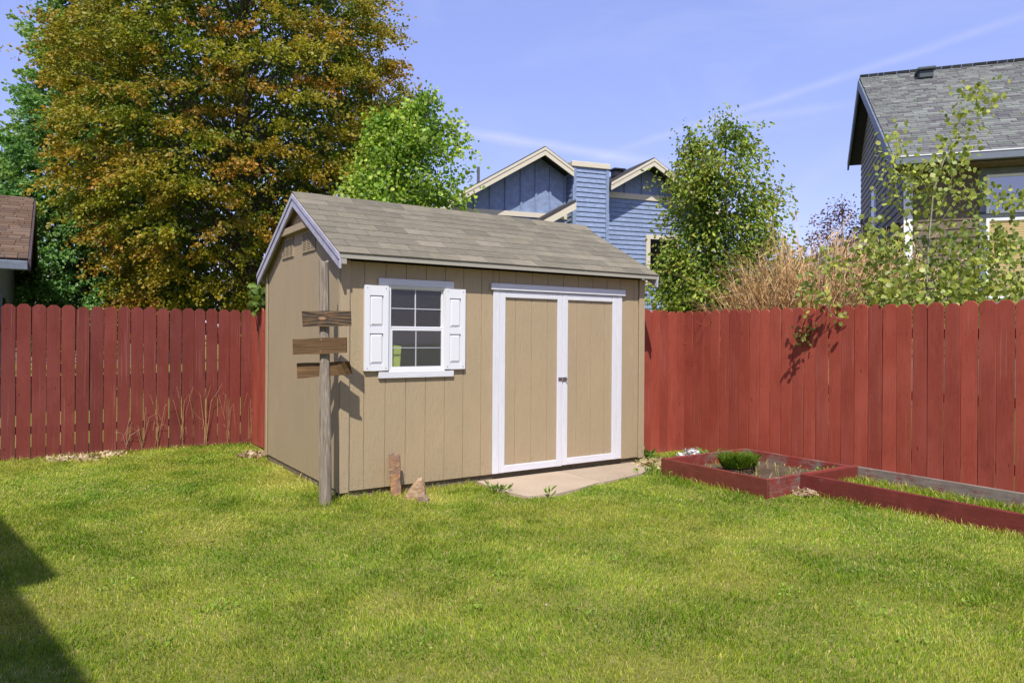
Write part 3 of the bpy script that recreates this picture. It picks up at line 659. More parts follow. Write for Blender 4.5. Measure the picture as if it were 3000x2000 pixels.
# small litter in the bed
o = MB().box(-.022, .022, -.016, .016, 0, .02, .006).build("plastic_scrap", simple("pale_blue_plastic", (.45, .65, .75), .4, .1), None); o.location = Y(3.92, -1.72, .06); o.rotation_euler = (.3, .2, .4)
tag(o, "small pale blue plastic scrap lying on the soil of the square bed", "litter")

# heap of pale shreds between fence and bed
def shreds(name, label, loc, n, rad, h, pal, size, cat):
    mb = MB(); fc = []
    V = []; L_ = []; S_ = []; Cc = []
    for i in range(n):
        r = rad * math.sqrt(random.random()); a = random.random() * 6.283; z = h * (1 - (r / rad) ** 2) * random.uniform(.5, 1)
        c = Vector((r * math.cos(a), r * math.sin(a), z + .004)); d = Vector((random.gauss(0, 1), random.gauss(0, 1), random.gauss(0, .6))).normalized(); e = d.cross(Vector((random.gauss(0, 1), random.gauss(0, 1), random.gauss(0, 1)))).normalized()
        sz = size * random.uniform(.5, 1.4); q = [c - d * sz, c + e * sz * .4, c + d * sz + Vector((0, 0, .01)), c - e * sz * .4]
        b0 = len(V); V += [tuple(p) for p in q]; L_ += [b0, b0 + 1, b0 + 2, b0 + 3]; S_.append(4); Cc += [np.array(random.choice(pal)) * random.uniform(.7, 1.1)] * 4
    o = link(name, raw_mesh(name, np.array(V), L_, S_, leaf_mat(name + "_tint", .1, .8, .1), np.array(Cc)), None, loc); return tag(o, label, cat)
shreds("paper_heap", "heap of white and grey shredded scraps at the foot of the red fence", Y(4.10, -.36, 0), 420, .20, .15, [(.7, .7, .7), (.55, .55, .58), (.62, .55, .47), (.35, .33, .32), (.75, .74, .72)], .035, "litter heap")
shreds("straw_patch", "tan straw and dead leaves on the ground between shed corner and square bed", Y(3.72, -.28, 0), 420, .34, .03, [(.45, .34, .20), (.55, .42, .26), (.35, .24, .13), (.40, .40, .16)], .04, "straw")
shreds("wood_chips", "pile of pale wood chips where the two raised beds meet", Y(3.72, -2.10, 0), 130, .11, .04, [(.55, .40, .25), (.62, .47, .32), (.42, .27, .16)], .028, "wood chips")
shreds("fence_straw", "strip of pale dry straw at the foot of the left fence", Y(-1.75, 3.72, 0), 240, .42, .015, [(.50, .38, .22), (.58, .46, .30)], .04, "straw")
shreds("corner_straw", "dry leaves gathered where the gate meets the shed", Y(-.06, 2.75, 0), 160, .20, .02, [(.50, .36, .22), (.42, .27, .15), (.55, .45, .3)], .035, "leaf litter")

# ------------------------------------------------------------------ sign post and stones
def build_post():
    O = at(953, 1487, 6.15); T = thing("sign_post", "weathered timber post carrying three blank wooden boards beside the shed corner", "sign post", (O.x, O.y, -.05))
    M_POST = weathered("grey_post_wood", (.085, .062, .042), (.40, .34, .27)); M_B = weathered("brown_board_wood", (.050, .032, .018), (.235, .135, .065), 'x', .8); M_B2 = weathered("tan_board_wood", (.055, .034, .018), (.185, .108, .052), 'x', .7)
    k = 6.15 / 2108
    # rough post: irregular ring stack, slightly leaning
    mb = MB(); nn = 12; st = [(0, 0, 1), (.35, .0, .98), (.75, -.006, .93), (1.1, -.010, .90), (1.25, -.012, .80), (1.5, -.018, .78), (1.75, -.022, .80), (2.13, -.029, .78)]
    for z, dx, sc_ in st:
        for i in range(nn):
            a = 6.283 * i / nn; rr = .051 * sc_ / max(abs(math.cos(a)), abs(math.sin(a))) ** .6 * (1 + .05 * math.sin(5 * a + 3 * z))
            mb.v.append((dx + rr * math.cos(a), rr * .9 * math.sin(a), z + (.012 * math.sin(a * 2) if z > 2 else 0)))
    for q in range(len(st) - 1): mb.f += [(q * nn + i, q * nn + (i + 1) % nn, (q + 1) * nn + (i + 1) % nn, (q + 1) * nn + i) for i in range(nn)]
    mb.f.append(tuple(range((len(st) - 1) * nn, len(st) * nn))); mb.build("post", M_POST, T)
    NAIL = simple("rusty_nail", (.38, .16, .09), .6, .1)
    def bd(cs, y, m, twist=0, nails=(), lab=None):
        # cs: TL,TR,BR,BL in photo pixels -> local coords at this depth
        pts = []
        for u, v in cs:
            q = at(u, v, O.y + y) - Vector((O.x, O.y, -.05)); pts.append(Vector((q.x, y, q.z)))
        TL, TR, BR, BL = pts; b_ = MB(); n = 10; th = .022; fr = []; bk = []
        for i in range(n + 1):
            f = i / n; tp = TL.lerp(TR, f); bt = BL.lerp(BR, f); bow = twist * max(0, f - .62) ** 2
            wob = .002 * math.sin(f * 9 + y * 50)
            fr += [(tp.x, y - bow, tp.z + wob), (bt.x, y + bow * .6, bt.z - wob)]; bk += [(tp.x, y + th - bow, tp.z + wob), (bt.x, y + th + bow * .6, bt.z - wob)]
        vs = fr + bk; m_ = 2 * (n + 1); fs = []
        for i in range(n):
            a = 2 * i; fs += [(a, a + 1, a + 3, a + 2), (m_ + a, m_ + a + 2, m_ + a + 3, m_ + a + 1), (a, a + 2, m_ + a + 2, m_ + a), (a + 1, m_ + a + 1, m_ + a + 3, a + 3)]
        fs += [(0, m_, m_ + 1, 1), (2 * n, 2 * n + 1, m_ + 2 * n + 1, m_ + 2 * n)]
        o = b_.add(vs, fs).build("sign_board", m, T)
        if lab: o['label'] = lab
        for u, v in nails:
            q = at(u, v, O.y + y - .002) - Vector((O.x, O.y, -.05)); MB().tube([(q.x, y - .003, q.z), (q.x, y + .004, q.z)], .006, 7).build("nail", NAIL, o)
        return o
    m, t, b = mat("knotty_board"); v = t.coord((1, 1, 1)); 
    dv = t.vmath('MULTIPLY', t.vmath('SUBTRACT', v, (-.02, 0, 1.642)), (1.0, 0, 2.6)); ln = t.vmath('LENGTH', dv, (0, 0, 0))
    z_ = t.new('ShaderNodeSeparateXYZ'); t.put(z_.inputs[0], v); far = t.math('DIVIDE', .018, t.math('ADD', t.math('MULTIPLY', ln, ln), .012))
    gx = t.math('ADD', t.math('MULTIPLY', z_.outputs[2], 34), t.math('MULTIPLY', t.math('MULTIPLY', far, t.math('SUBTRACT', z_.outputs[2], 1.642)), 40)); gx = t.math('ADD', gx, t.math('MULTIPLY', t.noise(t.coord((2, 9, 16)), 2, 4), 1.8))
    rings = t.math('MULTIPLY', t.math('ADD', t.math('SINE', t.math('MULTIPLY', gx, 5.0), 0), 1), .5)
    c = t.mix(t.ramp(rings, [(.15, 0.0), (.9, 1.0)]), (.028, .020, .013), (.125, .080, .042)); c = t.mix(t.ramp(t.noise(t.coord((4, 4, 9)), 3, 4), [(.5, 0.0), (.7, .7)]), c, (.18, .09, .032))
    c = t.mix(t.ramp(ln, [(.022, 1.0), (.04, 0.0)]), c, (.34, .19, .10)); c = t.mix(t.math('MULTIPLY', t.ramp(ln, [(.036, 0.0), (.048, 1.0)]), t.ramp(ln, [(.048, 1.0), (.07, 0.0)])), c, (.05, .03, .018))
    t.put(b.inputs['Base Color'], c); b.inputs['Roughness'].default_value = .8; t.put(b.inputs['Normal'], t.bump(rings, .4, .003))
    bd(((884, 911), (1027, 910), (1028, 955), (886.5, 957)), -.068, m, 0, ((956, 917),), "dark sign board with a large round knot")
    bd(((857, 993), (1015, 987.5), (1015, 1033.5), (858, 1039)), -.066, M_B2, 0, ((941, 995), (939, 1030)))
    bd(((869, 1064), (1027, 1058), (1029, 1096), (871, 1108)), .010, M_B, .35, (), "dark sign board nailed behind the post with a warped end")
build_post()
def stone(name, label, prof, y0, y1, m, loc, rz=0, cat="stone", tilt=0):
    mb = MB(); n = len(prof); cx = sum(p[0] for p in prof) / n; cz = sum(p[1] for p in prof) / n
    rings = [(y0, .86), (y0 + (y1 - y0) * .2, 1.0), (y0 + (y1 - y0) * .75, .97), (y1, .80)]
    for y, k in rings:
        for (x, z) in prof: mb.v.append((cx + (x - cx) * k + random.uniform(-.004, .004), y + random.uniform(-.006, .006), cz + (z - cz) * (k if z > 0 else 1) + random.uniform(-.003, .003)))
    for q in range(3): mb.f += [(q * n + i, q * n + (i + 1) % n, (q + 1) * n + (i + 1) % n, (q + 1) * n + i) for i in range(n)]
    mb.f += [tuple(range(n))[::-1], tuple(range(3 * n, 4 * n))]
    o = mb.build(name, m, None); o.location = loc; o.rotation_euler = (tilt, 0, rz); return tag(o, label, cat)
def stone_mat(name, a, b_, c_):
    m, t, b = mat(name); n1 = t.noise(t.coord((1, 1, 1)), 9, 6, .65, .6); n2 = t.noise(t.coord((1, 1, 1.5)), 22, 5, .7)
    c = t.mix(t.ramp(n1, [(.38, 0.0), (.62, 1.0)]), a, b_); c = t.mix(t.ramp(n2, [(.52, 0.0), (.66, 1.0)]), c, c_)
    t.put(b.inputs['Base Color'], c); b.inputs['Roughness'].default_value = .8; t.put(b.inputs['Normal'], t.bump(t.math('ADD', n1, n2), .8, .012)); return m
SLATE = stone_mat("rusty_flagstone", (.36, .18, .075), (.13, .10, .095), (.48, .27, .11)); ROCKM = stone_mat("pale_orange_rock", (.44, .28, .15), (.25, .155, .09), (.52, .40, .29))
pf = Y(.47, -.13, 0); stone("flagstone", "tall rusty brown flagstone standing on end against the shed wall", [(-.04, -.05), (.055, -.05), (.052, .08), (.046, .12), (.050, .25), (.045, .372), (-.01, .378), (-.046, .370), (-.052, .2), (-.045, .1)], -.02, .02, SLATE, pf, .35, tilt=-.08)
pr = at(1190, 1440, 6.45); stone("rock", "pointed pale orange rock lying in the grass in front of the flagstone", [(-.085, -.04), (.09, -.04), (.105, .06), (.095, .12), (.07, .175), (.03, .165), (-.03, .09), (-.085, .01)], -.06, .07, ROCKM, (-.87, 6.47, 0), .2)
stone("rock", "small low brown rock beside the pointed rock", [(-.055, -.03), (.05, -.03), (.045, .02), (.01, .055), (-.03, .04)], -.04, .04, stone_mat("brown_rock", (.30, .21, .14), (.22, .15, .10), (.36, .27, .19)), (-.765, 6.33, 0), -.3)

# ------------------------------------------------------------------ dry stalks through the left fence, weeds, vine, sprout
STRAW = leaf_mat("dry_stalk", .1, .7, .1)
def stalks(name, label, base, n, h, spread, pal, down=.5, cat="dry grass", group=None):
    mb = MB()
    for i in range(max(3, int(n * .45))):
        a = random.gauss(0, spread * 1.3); hh = h * random.uniform(.25, 1); p0 = Vector((random.gauss(0, .015), random.uniform(-.01, .0), random.uniform(0, .12)))
        p1 = p0 + Vector((a * .4, -.04 * random.random(), hh * .65)); p2 = p1 + Vector((a * 1.0, -.07 * random.random(), hh * random.uniform(-.45 * down * 2, .35)))
        mid = p1 + Vector((a * .5, -.03, hh * .12)); mb.tube([p0, p1, mid, p2], [.0022, .0019, .0016, .0009], 4, False)
    return tag(mb.build(name, simple(name + "_straw", pal, .8, .25, 8, 0), None), label, cat, group), base
k = 0
for (u, n, h, lb) in ((372, 6, .42, "few pale dry grass stalks low on the left fence, left of the taller bunches"), (418, 12, .62, "bunch of dry stalks on the left fence with pale bleached blades at its foot"), (462, 14, .78, "bunch of curling dry stalks leaning over the left fence boards"),
                      (536, 9, .85, "tall loose bunch of dry orange stalks on the left fence"), (606, 22, 1.0, "tallest thick bunch of dry orange stalks on the left fence"), (672, 9, .95, "slim bunch of dry stalks between thickest bunch and gate"), (736, 16, .80, "bunch of pale dry stalks hanging at the gate edge")):
    c = at(u, 1300, 9.0); s_, t_ = to_st(c.x, c.y)
    w_ = (u - 1500) / F; # where this sight line meets the fence face
    D = (OY + ca_ * 3.815 - sa_ * 0 - (sa_ / ca_) * (OX - sa_ * 3.815)) / (1 - sa_ / ca_ * w_); D += .0
    o, _ = stalks("dry_grass", lb, None, n, h, .09, (.50, .30, .15) if n > 6 else (.56, .44, .30), group="dry grass bunches on the left fence")
    o.location = (w_ * D, D, 0); o.rotation_euler = (0, 0, YAW)
def weed(label, loc, n, size, rad, col, h=.05, cat="weed", group=None, name="weed"):
    a = rng.random(n) * 6.283; r = rad * rng.random(n); P = np.c_[r * np.cos(a), r * np.sin(a), h * rng.random(n)]; out = np.c_[np.cos(a), np.sin(a), .9 + .6 * rng.random(n)]
    o = leaves_mesh(name, P, out, size * .75 * (.6 + .7 * rng.random(n)), np.array(col) * (1.1 + .6 * rng.random((n, 1))), .32, droop=.1); o.location = loc; return tag(o, label, cat, group)
weed("broad leaved weed at the right corner of the shed", Y(3.80, .12, 0), 30, .14, .13, (.10, .19, .03), .08)
weed("leafy weeds beside the white scrap heap at the fence foot", Y(4.48, -.30, 0), 26, .12, .12, (.13, .20, .035), .06)
weed("yellow green weed left of the square bed", Y(3.50, -.62, 0), 40, .07, .12, (.24, .27, .05), .05)
weed("low weed at the left end of the concrete pad", Y(1.34, -.50, 0), 46, .075, .12, (.15, .22, .04), .04)
weed("weed with upright leaf at the front edge of the concrete pad", Y(1.62, -.93, 0), 10, .10, .04, (.20, .27, .05), .05)
weed("weeds along the pad edge near the square bed", Y(3.22, -.64, 0), 44, .07, .22, (.14, .21, .035), .05)
weed("green weed in the far corner of the square bed", Y(4.50, -1.80, .05), 20, .09, .08, (.13, .21, .03), .05)
WP = []; WO = []
for (u, v) in ((330, 1720), (640, 1790), (1480, 1690), (1690, 1800), (2330, 1745), (2700, 1890), (1200, 1900), (1900, 1560), (480, 1900), (760, 1690), (1350, 1780), (2880, 1780), (1780, 1640), (2550, 1800)):
    D = 1.44 * F / (v - 985 - .007 * (u - 1500)); q = at(u, v, D); a = rng.random(20) * 6.283; r = .10 * rng.random(20) ** .5
    WP.append(np.c_[q.x + r * np.cos(a), q.y + r * np.sin(a), .012 + .025 * rng.random(20)]); WO.append(np.c_[np.cos(a), np.sin(a), .5 + .6 * rng.random(20)])
WP = np.concatenate(WP); WO = np.concatenate(WO)
o = leaves_mesh("lawn_weeds", WP, WO, .024 * (.6 + .7 * rng.random(len(WP))), np.array((.22, .34, .04)) * (.8 + .6 * rng.random((len(WP), 1))), .6, droop=.1); tag(o, "scattered clover and broad leaved weeds low in the mown lawn", "weeds", kind='stuff')
# vine over the gate
n = 44; P = np.stack([np.array(at(745 + 34 * rng.random(), 835 + 75 * rng.random(), 9.2 + .2 * rng.random())) for _ in range(n)]); V0 = at(765, 900, 9.3)
VN = thing("climbing_vine", "pale green heart leaved vine climbing over the gate by the shed", "vine", V0)
leaves_mesh("foliage", P - np.array(V0), np.tile((-.2, -.7, 0.2), (n, 1)), .085 + .05 * rng.random(n), np.array((.17, .25, .05)) * (.7 + .7 * rng.random((n, 1))), .9, parent=VN)
mb = MB()
for i in range(5): 
    q = [Vector((.02 * i - .05, .12, -1.3)), Vector((.03 * i - .06, .08, -.4)), Vector((.04 * i - .09, .02, -.02)), Vector((.05 * i - .12, -.02, .1 + .05 * i))]; mb.tube(q, [.006, .005, .004, .002], 5)
mb.build("stem", BARK, VN)
# reddish shoot growing through the right fence
SP = thing("leafy_shoot", "small shoot with reddish leaves growing through the right fence", "shoot", at(2345, 1000, 7.95))
pts = [Vector((.01, .06, -.06)), Vector((-.03, -.05, -.02)), Vector((-.04, -.13, .05)), Vector((.0, -.17, .15))]; MB().tube(pts, [.004, .003, .0025, .001], 5).build("stem", BARK, SP)
n = 80; f = rng.random(n); Pn = np.stack([np.array(pts[1].lerp(pts[2], x * 2) if x < .5 else pts[2].lerp(pts[3], x * 2 - 1)) for x in f]) + rng.normal(0, .045, (n, 3))
leaves_mesh("foliage", Pn, np.tile((0, -.4, .5), (n, 1)), 0.045 + .03 * rng.random(n), np.where(rng.random((n, 1)) < .5, np.array([[.30, .10, .05]]), np.array([[.22, .25, .06]])) * (.7 + .6 * rng.random((n, 1))), .55, parent=SP)
# litter on the lawn
dead = simple("dead_leaf", (.24, .13, .07), .8, .3, 12, .2); pale = simple("puff_white", (.42, .40, .32), .9, .1, 30, .2)
mb = MB(); mb.add([(-.022, 0, .004), (-.008, .010, .012), (.020, .003, .006), (.0, -.011, .013), (0, 0, .006)], [(0, 4, 1), (1, 4, 2), (2, 4, 3), (3, 4, 0)]); lm = mb.mesh("fallen_leaf", dead)
for (u, v, lb) in ((245, 1646, "curled dead leaf near the shaded left edge of the lawn"), (2465, 1920, "dead leaf in the lawn at the bottom right of the photo"), (1830, 1400, "dead leaf where the lawn meets the front of the concrete pad"), (2840, 1556, "dead leaf in the lawn just outside the long raised bed"),
                  (1090, 1560, "dead leaf in the lawn in front of the flagstone and rocks"), (1640, 1850, "dead leaf in the open lawn at the bottom middle of the photo"), (620, 1600, "dead leaf in the lawn left of the sign post"), (1500, 1640, "dead leaf in the lawn straight below the left shed door")):
    D = 1.44 * F / (v - 985 - .007 * (u - 1500)); o = link("fallen_leaf", lm, None, at(u, v, D) + Vector((0, 0, .022)), (random.uniform(-.4, .4), random.uniform(-.4, .4), random.random() * 6), [random.uniform(.6, 1.1)] * 3)
    tag(o, lb, "leaf", "dead leaves on the lawn")
mb = MB(); vs_ = []
import bmesh
bm = bmesh.new(); bmesh.ops.create_icosphere(bm, subdivisions=2, radius=.006); pm = bpy.data.meshes.new("seed_head"); bm.to_mesh(pm); bm.free(); pm.materials.append(pale)
for (u, v, lb) in ((118, 1545, "pale dandelion seed head near the left edge of the lawn"), (415, 1570, "pale dandelion seed head in the lawn between left edge and sign post"), (1600, 1787, "pale dandelion seed head in the middle foreground of the lawn"), (2470, 1570, "pale dandelion seed head in the lawn below the raised beds")):
    D = 1.44 * F / (v - 985 - .007 * (u - 1500)); o = link("seed_head", pm, None, at(u, v, D) + Vector((0, 0, .03))); tag(o, lb, "seed head", "dandelion seed heads in the lawn")

# ------------------------------------------------------------------ trees
def tree(name, label, base, axes, leaf, pal, nb, lpc, seed, bark=BARK, trunk_r=.15, maple=False, aspect=.6, clump=(.30, .13), droop=.35, group=None, inner=None, cat="tree", up=.25, tipb=.0, limbs=True, fr0=.30, nsub=None, jit=(.72, 1.08), spray=0):
    """axes: list of (top offset xyz, [(z, radius)...], share); boughs leave each axis and carry leaf clumps"""
    global rng
    T = thing(name, label, cat, base, 0, group); rg = np.random.default_rng(seed); rng = rg
    wood = MB(); PP = []; OO = []; CC = []
    pal = np.array(pal); inner = np.array(inner) if inner is not None else pal
    for (top, prof, share) in axes:
        top = np.array(top); zs = np.array([p[0] for p in prof]); rs = np.array([p[1] for p in prof]); z0, z1 = zs.min(), zs.max()
        curve = lambda z: np.array([top[0] * (z / top[2]) ** 1.2, top[1] * (z / top[2]) ** 1.2, z])
        zz = np.linspace(-.1, top[2], 9); wood.tube([curve(max(z, 0)) if z > 0 else np.array([0, 0, z]) for z in zz], [max(.012, trunk_r * (1 - .92 * i / 8) * share ** .5) for i in range(9)], 8)
        n_b = int(nb * share); wgt = np.interp(np.linspace(z0, z1, 200), zs[::1] if zs[0] < zs[-1] else zs[::-1], rs if zs[0] < zs[-1] else rs[::-1]) + .25; cdf = np.cumsum(wgt) / wgt.sum()
        for i in range(n_b):
            z = np.interp(rg.random(), cdf, np.linspace(z0, z1, 200)); Rr = np.interp(z, zs if zs[0] < zs[-1] else zs[::-1], rs if zs[0] < zs[-1] else rs[::-1]) * rg.uniform(*jit)
            a = rg.random() * 6.283; o = curve(z); dr = np.array([math.cos(a), math.sin(a), 0]); rise = up * Rr * rg.uniform(.3, 1.2)
            st = o * 1.0; st = curve(max(.25, z - .55 * Rr * rg.uniform(.4, 1)))
            end = o + dr * Rr + np.array([0, 0, rise * .3]); mid = (st + end) / 2 + np.array([0, 0, rise * .4])
            if limbs and rg.random() < .4: wood.tube([st, mid, st * .12 + end * .88], [max(.006, .03 * Rr / 3), max(.004, .018 * Rr / 3), .003], 4, False)
            nc = nsub or max(3, int(2.2 + Rr * 1.9)); tone = rg.normal(0, .35)
            for c in range(nc):
                f = fr0 + (1.0 - fr0) * (c + rg.random() * .8) / nc; ctr = st * (1 - f) ** 2 + mid * 2 * f * (1 - f) + end * f * f
                side = np.array([-dr[1], dr[0], 0]); ctr = ctr + side * rg.normal(0, .16 * Rr * f + .05) + np.array([0, 0, rg.normal(0, .10)])
                k = int(lpc * rg.uniform(.6, 1.3)); g_ = rg.normal(0, 1, (k, 3)) * np.array([clump[0], clump[0] * .8, clump[1]]); 
                if spray:
                    al = g_[:, 0] * spray; g_ = dr * al[:, None] + side * (g_[:, 1] * (1.1 - .35 * al / (clump[0] * spray + 1e-6)).clip(.25, 1.8))[:, None] * .8 + np.array([0, 0, 1]) * (g_[:, 2] - .28 * np.maximum(al, -.1) ** 2 / clump[0] - .15 * al)[:, None]
                g_[:, 2] -= (0 if spray else .35) * (g_[:, 0] ** 2 + g_[:, 1] ** 2) / clump[0]
                PP.append(ctr + g_); OO.append(np.tile(dr * .8 + np.array([0, 0, -.1]), (k, 1)))
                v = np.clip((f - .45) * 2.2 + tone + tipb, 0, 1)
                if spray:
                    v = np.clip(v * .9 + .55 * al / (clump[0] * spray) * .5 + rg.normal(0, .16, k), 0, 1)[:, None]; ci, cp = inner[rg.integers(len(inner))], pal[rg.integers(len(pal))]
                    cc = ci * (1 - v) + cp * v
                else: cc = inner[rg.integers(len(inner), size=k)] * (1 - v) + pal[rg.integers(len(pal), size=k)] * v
                CC.append(cc * rg.uniform(.75, 1.2) * (.75 + .5 * rg.random((k, 1))))
    P = np.concatenate(PP); O_ = np.concatenate(OO); Cc = np.concatenate(CC); k = P[:, 2] > .15; P, O_, Cc = P[k], O_[k], Cc[k]
    wood.build("trunk", bark, T); leaves_mesh("crown", P, O_, leaf * (.6 + .75 * rg.random(len(P))), Cc, aspect, droop=droop, parent=T, maple=maple, loose=.40 if spray else .55)
    return T
def base_at(u, D): p = at(u, 985, D); return (p.x, D, 0)
def pad_tree(name, label, base, top, prof, npad, nleaf, leaf, tips, mids, core, seed, trunk_r, ncore, pad=1.0, group=None, uptip=.3):
    """a big crown as layered, drooping leaf pads round a shaded core: each pad is a fan of leafy fingers"""
    global rng
    T = thing(name, label, "tree", base, 0, group); rg = np.random.default_rng(seed); rng = rg; wood = MB(); PP = []; OO = []; CC = []
    zs = [p[0] for p in prof]; rs = [p[1] for p in prof]; zq = np.linspace(zs[0], zs[-1], 300); cdf = np.cumsum(np.interp(zq, zs, rs) + .15); cdf /= cdf[-1]
    wood.tube([(0, 0, -.1), (.05, 0, 2), (0, .05, 5), (-.05, 0, 8), (0, 0, top)], [trunk_r, trunk_r * .85, trunk_r * .6, trunk_r * .35, .02], 10)
    tips, mids, core = np.array(tips), np.array(mids), np.array(core); placed = []; tries = 0
    while len(placed) < npad and tries < npad * 30:
        tries += 1; z = np.interp(rg.random(), cdf, zq); a = rg.random() * 6.283; R_ = np.interp(z, zs, rs) * rg.uniform(.72, 1.0); c = np.array([math.cos(a) * R_, math.sin(a) * R_, z])
        if placed and np.min(np.sum(((np.array(placed) - c) * (1, 1, 1.7)) ** 2, 1)) < (.60 * pad) ** 2: continue
        placed.append(c)
    for c in placed:
        dr = np.array([c[0], c[1], 0]); dr /= np.linalg.norm(dr) + 1e-6; side = np.array([-dr[1], dr[0], 0]); hz = (c[2] - zs[0]) / (zs[-1] - zs[0]); up = uptip * (hz * 1.6 - .35)
        st = np.array([0, 0, max(.8, c[2] - 1.1 - .25 * np.hypot(c[0], c[1]))])
        if rg.random() < .5: wood.tube([st, st * .5 + c * .5 + (0, 0, .25), st * .1 + c * .9], [.045, .025, .008], 4, False)
        sz = pad * rg.uniform(.7, 1.3); tone = rg.normal(0, .22); ct, cm = tips[rg.integers(len(tips))], mids[rg.integers(len(mids))]; nf = rg.integers(8, 13)
        for q in range(nf):
            fa = rg.normal(0, .75); fl = sz * rg.uniform(.25, .95); fd = dr * math.cos(fa) + side * math.sin(fa)
            k = int(nleaf / nf * rg.uniform(.7, 1.3)); u = rg.random(k) ** .75; drop = -.42 * (u ** 1.8) * fl + up * u * fl
            p = c - dr * .30 * sz + fd * (u * fl)[:, None] + np.array([0, 0, 1]) * (drop + rg.normal(0, .035, k) + rg.normal(0, .09) )[:, None] + rg.normal(0, 1, (k, 3)) * np.array([.075, .075, .04]) * (1.15 - .6 * u)[:, None] * sz ** .5
            PP.append(p); OO.append(np.tile(fd * .8 + np.array([0, 0, up * .8 - .1]), (k, 1)))
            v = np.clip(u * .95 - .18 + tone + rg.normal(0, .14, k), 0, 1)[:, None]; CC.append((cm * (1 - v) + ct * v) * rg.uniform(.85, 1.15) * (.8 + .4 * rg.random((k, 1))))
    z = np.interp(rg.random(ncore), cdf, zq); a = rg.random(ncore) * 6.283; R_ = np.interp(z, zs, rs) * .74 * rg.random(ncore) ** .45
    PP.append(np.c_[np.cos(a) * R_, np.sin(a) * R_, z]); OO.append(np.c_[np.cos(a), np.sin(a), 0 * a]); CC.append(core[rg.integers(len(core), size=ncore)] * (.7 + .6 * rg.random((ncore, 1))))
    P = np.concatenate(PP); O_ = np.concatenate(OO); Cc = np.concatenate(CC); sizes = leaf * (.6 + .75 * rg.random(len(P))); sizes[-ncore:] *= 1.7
    wood.build("trunk", BARK, T); leaves_mesh("crown", P, O_, sizes, Cc, .72, droop=.35, parent=T, loose=.42)
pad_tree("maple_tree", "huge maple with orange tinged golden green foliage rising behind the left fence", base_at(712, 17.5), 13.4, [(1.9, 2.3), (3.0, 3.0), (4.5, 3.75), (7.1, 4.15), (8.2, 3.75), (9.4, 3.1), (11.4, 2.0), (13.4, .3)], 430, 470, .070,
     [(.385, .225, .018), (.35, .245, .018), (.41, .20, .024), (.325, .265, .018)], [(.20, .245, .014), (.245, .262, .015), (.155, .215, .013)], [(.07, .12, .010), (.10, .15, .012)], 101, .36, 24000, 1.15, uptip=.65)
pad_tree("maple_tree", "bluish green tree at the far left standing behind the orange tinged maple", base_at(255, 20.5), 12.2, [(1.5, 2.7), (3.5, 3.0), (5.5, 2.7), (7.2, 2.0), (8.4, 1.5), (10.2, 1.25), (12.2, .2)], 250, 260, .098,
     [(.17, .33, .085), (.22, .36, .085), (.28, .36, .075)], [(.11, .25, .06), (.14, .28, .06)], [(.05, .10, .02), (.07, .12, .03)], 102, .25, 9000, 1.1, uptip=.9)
tree("birch_tree", "fresh yellow green tree rising behind the shed roof", base_at(1180, 13.6), [((.45, 0, 6.1), [(1.6, 1.0), (3.0, 1.15), (4.0, 1.15), (4.7, 1.0), (5.3, .62), (6.0, .1)], .7), ((-.35, .2, 5.75), [(1.8, .9), (3.5, 1.0), (4.6, .8), (5.3, .5), (5.7, .1)], .5)],
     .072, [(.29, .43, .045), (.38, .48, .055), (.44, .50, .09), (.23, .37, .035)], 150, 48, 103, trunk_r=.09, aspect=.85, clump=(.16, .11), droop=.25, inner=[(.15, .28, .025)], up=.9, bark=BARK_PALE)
tree("pear_tree", "glossy green tree with airy upright branches right of the blue house", base_at(2115, 13), [((.05, 0, 5.3), [(1.3, 1.25), (2.5, 1.15), (3.3, 1.15), (3.9, 1.22), (4.45, 1.0), (4.9, .60), (5.3, .15)], .8), ((-.66, -.1, 5.15), [(2.2, .5), (3.3, .38), (4.3, .36), (5.1, .08)], .22), ((-.9, .1, 3.0), [(1.1, .9), (2.0, .85), (2.6, .6), (3.0, .1)], .35)],
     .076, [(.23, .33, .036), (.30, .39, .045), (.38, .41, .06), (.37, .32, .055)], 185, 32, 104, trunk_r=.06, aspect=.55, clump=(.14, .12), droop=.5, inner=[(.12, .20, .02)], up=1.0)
tree("plum_tree", "sparse dark purple leaved tree beside the grey house", base_at(2465, 19), [((0, 0, 5.0), [(3.0, 1.0), (3.9, .95), (4.6, .6), (5.0, .1)], 1.0)],
     .075, [(.16, .075, .075), (.20, .09, .08), (.13, .08, .06)], 70, 12, 105, trunk_r=.05, aspect=.5, clump=(.16, .11), droop=.1, up=1.2, limbs=True)
tree("laurel_hedge_tree", "yellow green bushy tree low behind the dry bush", base_at(2330, 15), [((0, 0, 3.1), [(1.2, 1.6), (2.2, 1.7), (2.8, 1.2), (3.1, .2)], 1.0)],
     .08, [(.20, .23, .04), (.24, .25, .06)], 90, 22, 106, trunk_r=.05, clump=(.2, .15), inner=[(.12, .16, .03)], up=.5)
tree("small_tree", "yellow green small tree behind the brown roofed house at far left", base_at(175, 27), [((0, 0, 4.6), [(1.2, 2.4), (2.5, 2.6), (3.6, 1.8), (4.6, .3)], 1.0)],
     .12, [(.20, .22, .03), (.26, .25, .04)], 120, 16, 107, trunk_r=.08, clump=(.3, .2), inner=[(.12, .15, .02)], up=.4)

